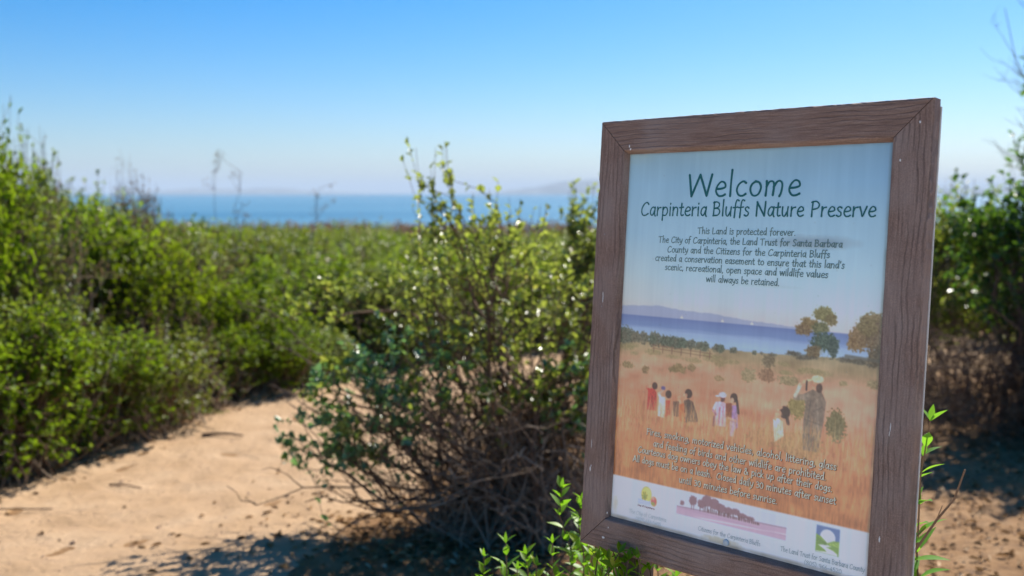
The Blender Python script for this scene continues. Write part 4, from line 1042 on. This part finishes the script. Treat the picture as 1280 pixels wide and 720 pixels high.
# ---- hand-lettered stroke alphabet (units: capital height 1)
G = {
 'W': (1.10, ["0,1 .13,0 .50,1 .83,.02 1.04,1"]),
 'C': (.72, ["c.66,.86 .52,1.0 .3,.92 .1,.62 .05,.3 .16,.04 .38,.0 .64,.14"]),
 'B': (.66, ["c.10,1.02 .08,.5 .06,0", "c.04,.96 .3,1.02 .5,.88 .44,.64 .1,.54", "c.1,.54 .42,.52 .56,.32 .42,.06 .04,.0"]),
 'N': (.82, [".06,0 .10,1", ".08,1 .66,0", ".66,0 .72,1.02"]),
 'P': (.62, ["c.12,1 .08,.5 .06,-.02", "c.04,.96 .34,1.02 .56,.82 .46,.56 .1,.46"]),
 'T': (.66, ["c.0,.94 .3,.98 .64,1.0", "c.32,.97 .30,.5 .28,0"]),
 'L': (.56, ["c.1,1 .07,.5 .05,.02 .25,.01 .5,.06"]),
 'S': (.56, ["c.5,.9 .34,1.0 .12,.88 .16,.64 .42,.42 .42,.12 .22,-.01 .03,.1"]),
 'F': (.54, ["c.1,1 .08,.5 .06,0", "c.06,.98 .3,.97 .52,1.0", ".09,.54 .42,.56"]),
 'A': (.74, [".02,0 .36,1.02 .66,0", ".16,.36 .56,.38"]),
 'a': (.54, ["c.44,.56 .3,.65 .12,.5 .05,.22 .16,.02 .3,.08 .45,.42", "c.47,.64 .44,.3 .44,.06 .5,-.04"]),
 'b': (.54, ["c.1,1.16 .07,.5 .06,.02", "c.07,.4 .22,.62 .4,.6 .48,.34 .36,.06 .18,0 .06,.06"]),
 'c': (.48, ["c.44,.58 .3,.65 .12,.5 .05,.26 .14,.04 .3,.0 .44,.08"]),
 'd': (.56, ["c.42,.54 .28,.64 .12,.5 .05,.22 .16,.02 .3,.08 .43,.4", "c.48,1.16 .45,.5 .44,0"]),
 'e': (.52, ["c.07,.32 .3,.34 .46,.42 .42,.6 .26,.65 .1,.46 .05,.22 .16,.02 .32,.0 .46,.07"]),
 'f': (.36, ["c.42,1.1 .28,1.16 .18,.96 .14,.5 .10,-.12", "c.0,.6 .18,.61 .34,.64"]),
 'g': (.54, ["c.44,.56 .3,.65 .12,.5 .06,.24 .18,.06 .32,.12 .44,.42", "c.47,.64 .45,.1 .4,-.24 .22,-.36 .05,-.28"]),
 'h': (.56, ["c.1,1.16 .07,.5 .06,0", "c.07,.36 .22,.6 .38,.62 .45,.44 .42,.1 .42,0"]),
 'i': (.2, ["c.09,.64 .08,.3 .08,0", ".10,.88 .11,.92"]),
 'k': (.5, ["c.1,1.16 .07,.5 .06,0", "c.4,.62 .2,.42 .08,.32", "c.12,.34 .28,.16 .46,.0"]),
 'l': (.2, ["c.11,1.18 .08,.6 .07,0"]),
 'm': (.86, ["c.07,.64 .07,.3 .05,0", "c.07,.4 .18,.6 .32,.62 .38,.46 .35,.02", "c.37,.38 .5,.6 .64,.63 .72,.46 .68,.12 .62,-.03"]),
 'n': (.56, ["c.07,.64 .07,.3 .05,0", "c.07,.38 .2,.6 .38,.62 .46,.44 .43,.1 .44,0"]),
 'o': (.56, ["c.28,.64 .12,.52 .05,.28 .14,.04 .28,.0 .42,.1 .5,.36 .42,.58 .26,.64"]),
 'p': (.56, ["c.08,.64 .07,.1 .05,-.36", "c.08,.42 .22,.62 .4,.6 .49,.34 .38,.06 .2,0 .07,.08"]),
 'r': (.4, ["c.08,.64 .07,.3 .06,0", "c.07,.36 .18,.56 .36,.62"]),
 's': (.4, ["c.35,.57 .22,.65 .08,.54 .14,.38 .3,.26 .3,.08 .16,-.01 .02,.06"]),
 't': (.36, ["c.17,.92 .14,.5 .13,.12 .2,.0 .33,.05", "c.0,.6 .15,.61 .32,.64"]),
 'u': (.56, ["c.07,.64 .05,.3 .1,.04 .24,.0 .4,.3", "c.46,.64 .43,.3 .44,0"]),
 'v': (.5, ["c.02,.64 .12,.3 .2,.0 .34,.34 .47,.66"]),
 'w': (.76, [".02,.64 .16,.0 .36,.6 .54,.0 .72,.66"]),
 'y': (.52, ["c.06,.64 .1,.3 .2,.1 .34,.2 .44,.4", "c.5,.66 .42,.2 .26,-.2 .06,-.34"]),
 'z': (.46, [".03,.6 .4,.62 .04,.02 .44,.03"]),
 '.': (.2, [".06,.02 .08,.04"]), ',': (.2, [".09,.06 .03,-.14"]), "'": (.18, [".1,1.05 .07,.8"]), '-': (.36, [".04,.34 .3,.36"]),
 '(': (.3, ["c.24,1.08 .08,.7 .06,.3 .2,-.14"]), ')': (.3, ["c.06,1.08 .2,.7 .2,.3 .04,-.14"]),
 '&': (.74, ["c.66,.02 .34,.46 .14,.76 .26,.98 .42,.86 .34,.6 .1,.36 .08,.1 .26,-.01 .48,.1 .62,.4"]),
 '0': (.6, ["c.3,.9 .1,.7 .05,.4 .14,.08 .3,.0 .46,.14 .52,.5 .44,.8 .28,.9"]),
 '2': (.54, ["c.06,.72 .2,.9 .42,.82 .42,.55 .2,.24 .04,.02", ".04,.02 .5,.03"]),
 '3': (.5, ["c.06,.82 .24,.92 .42,.78 .36,.56 .18,.5", "c.18,.5 .42,.44 .46,.2 .28,.0 .04,.08"]),
 '4': (.56, ["c.36,.9 .2,.5 .04,.26", ".04,.26 .52,.3", ".4,.6 .38,0"]),
 '5': (.52, [".44,.9 .12,.88 .1,.52", "c.1,.52 .34,.54 .46,.32 .34,.04 .06,.02"]),
 '6': (.54, ["c.4,.9 .16,.66 .06,.3 .16,.02 .36,.02 .48,.24 .36,.46 .16,.42 .07,.26"]),
 '8': (.54, ["c.28,.5 .1,.66 .16,.88 .36,.9 .44,.72 .28,.5 .08,.26 .14,.02 .34,.0 .48,.2 .42,.36 .28,.5"]),
 '9': (.54, ["c.46,.62 .3,.44 .1,.5 .08,.76 .24,.9 .42,.84 .47,.6 .42,.2 .3,0"]),
 ' ': (.34, []),
}
def crs(pts, k=5):
    P = [np.array(p) for p in pts]; P = [2 * P[0] - P[1]] + P + [2 * P[-1] - P[-2]]
    out = []
    for i in range(1, len(P) - 2):
        for j in range(k):
            t = j / k
            out.append(.5 * (2 * P[i] + (P[i + 1] - P[i - 1]) * t + (2 * P[i - 1] - 5 * P[i] + 4 * P[i + 1] - P[i + 2]) * t * t + (3 * P[i] - P[i - 1] - 3 * P[i + 1] + P[i + 2]) * t ** 3))
    out.append(P[-2]); return out
def text(name, s, x0, x1, yb, cap, wt, mat, dep, dx=0., dy=0., track=.07, seed=1):
    """one line of lettering from x0 to x1 (mm) on baseline yb"""
    rg = np.random.default_rng(seed)
    tot = sum(G[c][0] + track for c in s) - track
    kx = (x1 - x0) / tot
    mb = MB(); cx = 0.; li = 0
    for c in s:
        adv, strokes = G[c]
        for sk in strokes:
            sm_ = sk[0] == 'c'
            pts = [tuple(map(float, q.split(','))) for q in sk.lstrip('c').split()]
            if sm_ and len(pts) > 2: pts = crs(pts)
            Q = [np.array([x0 + (cx + a) * kx + dx, yb - b * cap + dy]) for a, b in pts]
            for q in ([Q] if sm_ else [Q[i:i + 2] for i in range(len(Q) - 1)]):
              m_ = len(q); z = dep - li * 2e-6; li += 1
              L = []; Rr = []
              for i in range(m_):
                  a = q[max(0, i - 1)]; b = q[min(m_ - 1, i + 1)]; d = b - a; d = d / (np.linalg.norm(d) + 1e-9)
                  # mitre straight corners
                  nrm = np.array([-d[1], d[0]])
                  hw = wt * .5 * (1.12 - .25 * math.sin(math.pi * i / max(1, m_ - 1))) * (1.0 if abs(d[1]) > abs(d[0]) else .9)
                  L.append(q[i] + nrm * hw); Rr.append(q[i] - nrm * hw)
              vs = L + Rr; fs = [(i, i + 1, m_ + i + 1, m_ + i) for i in range(m_ - 1)]
              mb.add([(v[0] / 1000 - WD / 2, z, LZ - v[1] / 1000) for v in vs], fs)
              for (cc, s1) in ((q[0], 0), (q[-1], 1)):
                  z2 = dep - li * 2e-6; li += 1; rr = wt * .56
                  mb.add([((cc[0] + rr * math.cos(t * math.pi / 4)) / 1000 - WD / 2, z2, LZ - (cc[1] + rr * math.sin(t * math.pi / 4)) / 1000) for t in range(8)], [tuple(range(8))])
        cx += adv + track
    return mb
def flat_ink(name, c, rough=.45):
    col = printed(c)
    m = simple(name, tuple(float(k) for k in col), rough, .35, var=.06, scale=60); return m
INK = flat_ink("green_ink", (20, 74, 84)); INKD = flat_ink("slate_ink", (74, 98, 108)); INKW = flat_ink("pale_ink", (222, 200, 182)); INKS = flat_ink("shadow_ink", (112, 72, 46)); INKG = flat_ink("grey_ink", (124, 140, 158)); INKF = flat_ink("faint_ink", (150, 164, 182)); INKR = flat_ink("maroon_ink", (120, 92, 110))
D1 = PD_ - .0004
text("t", "Welcome", 180, 377, 130, 34.5, 3.6, INK, D1, track=.10).build("title_lettering", INK, panel)
text("t", "Carpinteria Bluffs Nature Preserve", 87, 494, 161.3, 21.5, 2.4, INK, D1).build("title_lettering", INK, panel)
for s, a, b, y in [("This Land is protected forever.", 201.3, 372.7, 190.3), ("The City of Carpinteria, the Land Trust for Santa Barbara", 126.2, 447.1, 206.0), ("County and the Citizens for the Carpinteria Bluffs", 144.7, 428.6, 221.8),
                   ("created a conservation easement to ensure that this land's", 121.3, 452, 236.4), ("scenic, recreational, open space and wildlife values", 141.9, 427.8, 251.), ("will always be retained.", 222., 350.9, 266.8)]:
    text("t", s, a, b, y, 9.7, 1.38, INKD, D1).build("text_line", INKD, panel)
for s, a, b, y in [("Fires, smoking, motorized vehicles, alcohol, littering, glass", 123.4, 458, 527.6), ("and feeding of birds and other wildlife are prohibited.", 137.8, 443.3, 545.2), ("Courteous dog owners obey the law & pick up after their dogs.", 107.4, 453.8, 560.3),
                   ("All dogs must be on a leash.  Closed daily 30 minutes after sunset", 98.1, 460.2, 577), ("until 30 minutes before sunrise.", 192.2, 368, 595.5)]:
    tl = text("t", s, a, b, y, 9.9, 1.3, INKW, D1 - .0003).build("text_line", INKW, panel)
    text("t", s, a, b, y, 9.9, 1.5, INKS, D1, .8, .9).build("text_shadow", INKS, panel)
text("t", "The City of Carpinteria", 96, 171.4, 665.6, 6.6, .62, INKF, D1).build("text_line", INKF, panel)
text("t", "(805) 684-5405", 110.6, 161.5, 674.6, 6, .55, INKF, D1).build("text_line", INKF, panel)
text("t", "Citizens for the Carpinteria Bluffs", 233, 343.9, 665, 6.8, .68, INKG, D1).build("text_line", INKG, panel)
text("t", "The Land Trust for Santa Barbara County", 377.9, 508, 664, 7.0, .78, INKG, D1).build("text_line", INKG, panel)
text("t", "(805) 966-4520", 417, 474.8, 674.6, 6.6, .7, INKG, D1).build("text_line", INKG, panel)
text("t", "City of Carpinteria", 112.5, 147, 650.2, 2.5, .5, INKR, D1).build("text_line", INKR, panel)
text("t", "Parks & Recreation", 112.5, 147, 655, 2.5, .5, INKR, D1).build("text_line", INKR, panel) if 'R' in G else None

# bolt at the lower edge, nails, bird droppings and chips on the boards
def disc(cx, cy, r, d, h, mat, name, par, n=20):
    mb = MB(); V = []
    for (q, z) in ((1, 0), (1, h * .6), (.8, h), (.3, h * .92)):
        for k in range(n): t = 2 * math.pi * k / n; V.append(((cx + r * q * math.cos(t)) / 1000 - WD / 2, d - z / 1000, LZ - (cy + r * q * math.sin(t)) / 1000))
    Fs = [(i * n + k, i * n + (k + 1) % n, (i + 1) * n + (k + 1) % n, (i + 1) * n + k) for i in range(3) for k in range(n)] + [tuple(3 * n + k for k in range(n))]
    mb.add(V, Fs); return mb.build(name, mat, par, True)
disc(284.8, 673.5, 5.4, PD_, 2.6, simple("pale_button", (.52, .58, .6), .3, .6, var=.1), "retaining_button", sign)
steel = simple("nail_steel", (.3, .28, .27), .45, .5, .6)
for (a, b) in [(20, 195), (22.5, 320)]: disc(a, b, 1.1, 0, .5, steel, "nail", sign, 10)
wht = simple("dried_white", (.72, .71, .68), .8, .3, var=.1, scale=300)
def speck(pts, name="white_speck"):
    mb = MB(); rg = np.random.default_rng(int(pts[0][0] * 7 + pts[0][1]))
    for (cx, cy, rx, ry) in pts:
        n = 12; ph = rg.uniform(0, 6)
        ring = [((cx + rx * math.cos(2 * math.pi * k / n) * rg.uniform(.7, 1.2)) / 1000 - WD / 2, -.00012, LZ - (cy + ry * math.sin(2 * math.pi * k / n) * rg.uniform(.7, 1.2)) / 1000) for k in range(n)]
        top = (cx / 1000 - WD / 2, -.0007, LZ - cy / 1000)
        mb.add(ring + [top], [(k, (k + 1) % n, n) for k in range(n)])
    mb.build(name, wht, sign)
speck([(63.5, 45, 1.2, 3.0), (66, 50, 1.8, 2.2)])
speck([(24, 306, .8, 8), (23.5, 298, .7, 3)])
speck([(16, 604, 1.3, 4.2), (17.5, 598, .8, 2), (16, 560, .5, 9)])
speck([(537, 452, .7, 6), (536, 462, .5, 4)])
speck([(531, 610, 1, 4.5)]); speck([(528, 84, 1.2, 2)]); speck([(552, 33, 1.4, 1.8)])
speck([(62, 697, 1.2, 1.4)]); speck([(52, 716, 3.2, 2.0)]); speck([(58, 672, 1.3, 1.9)])
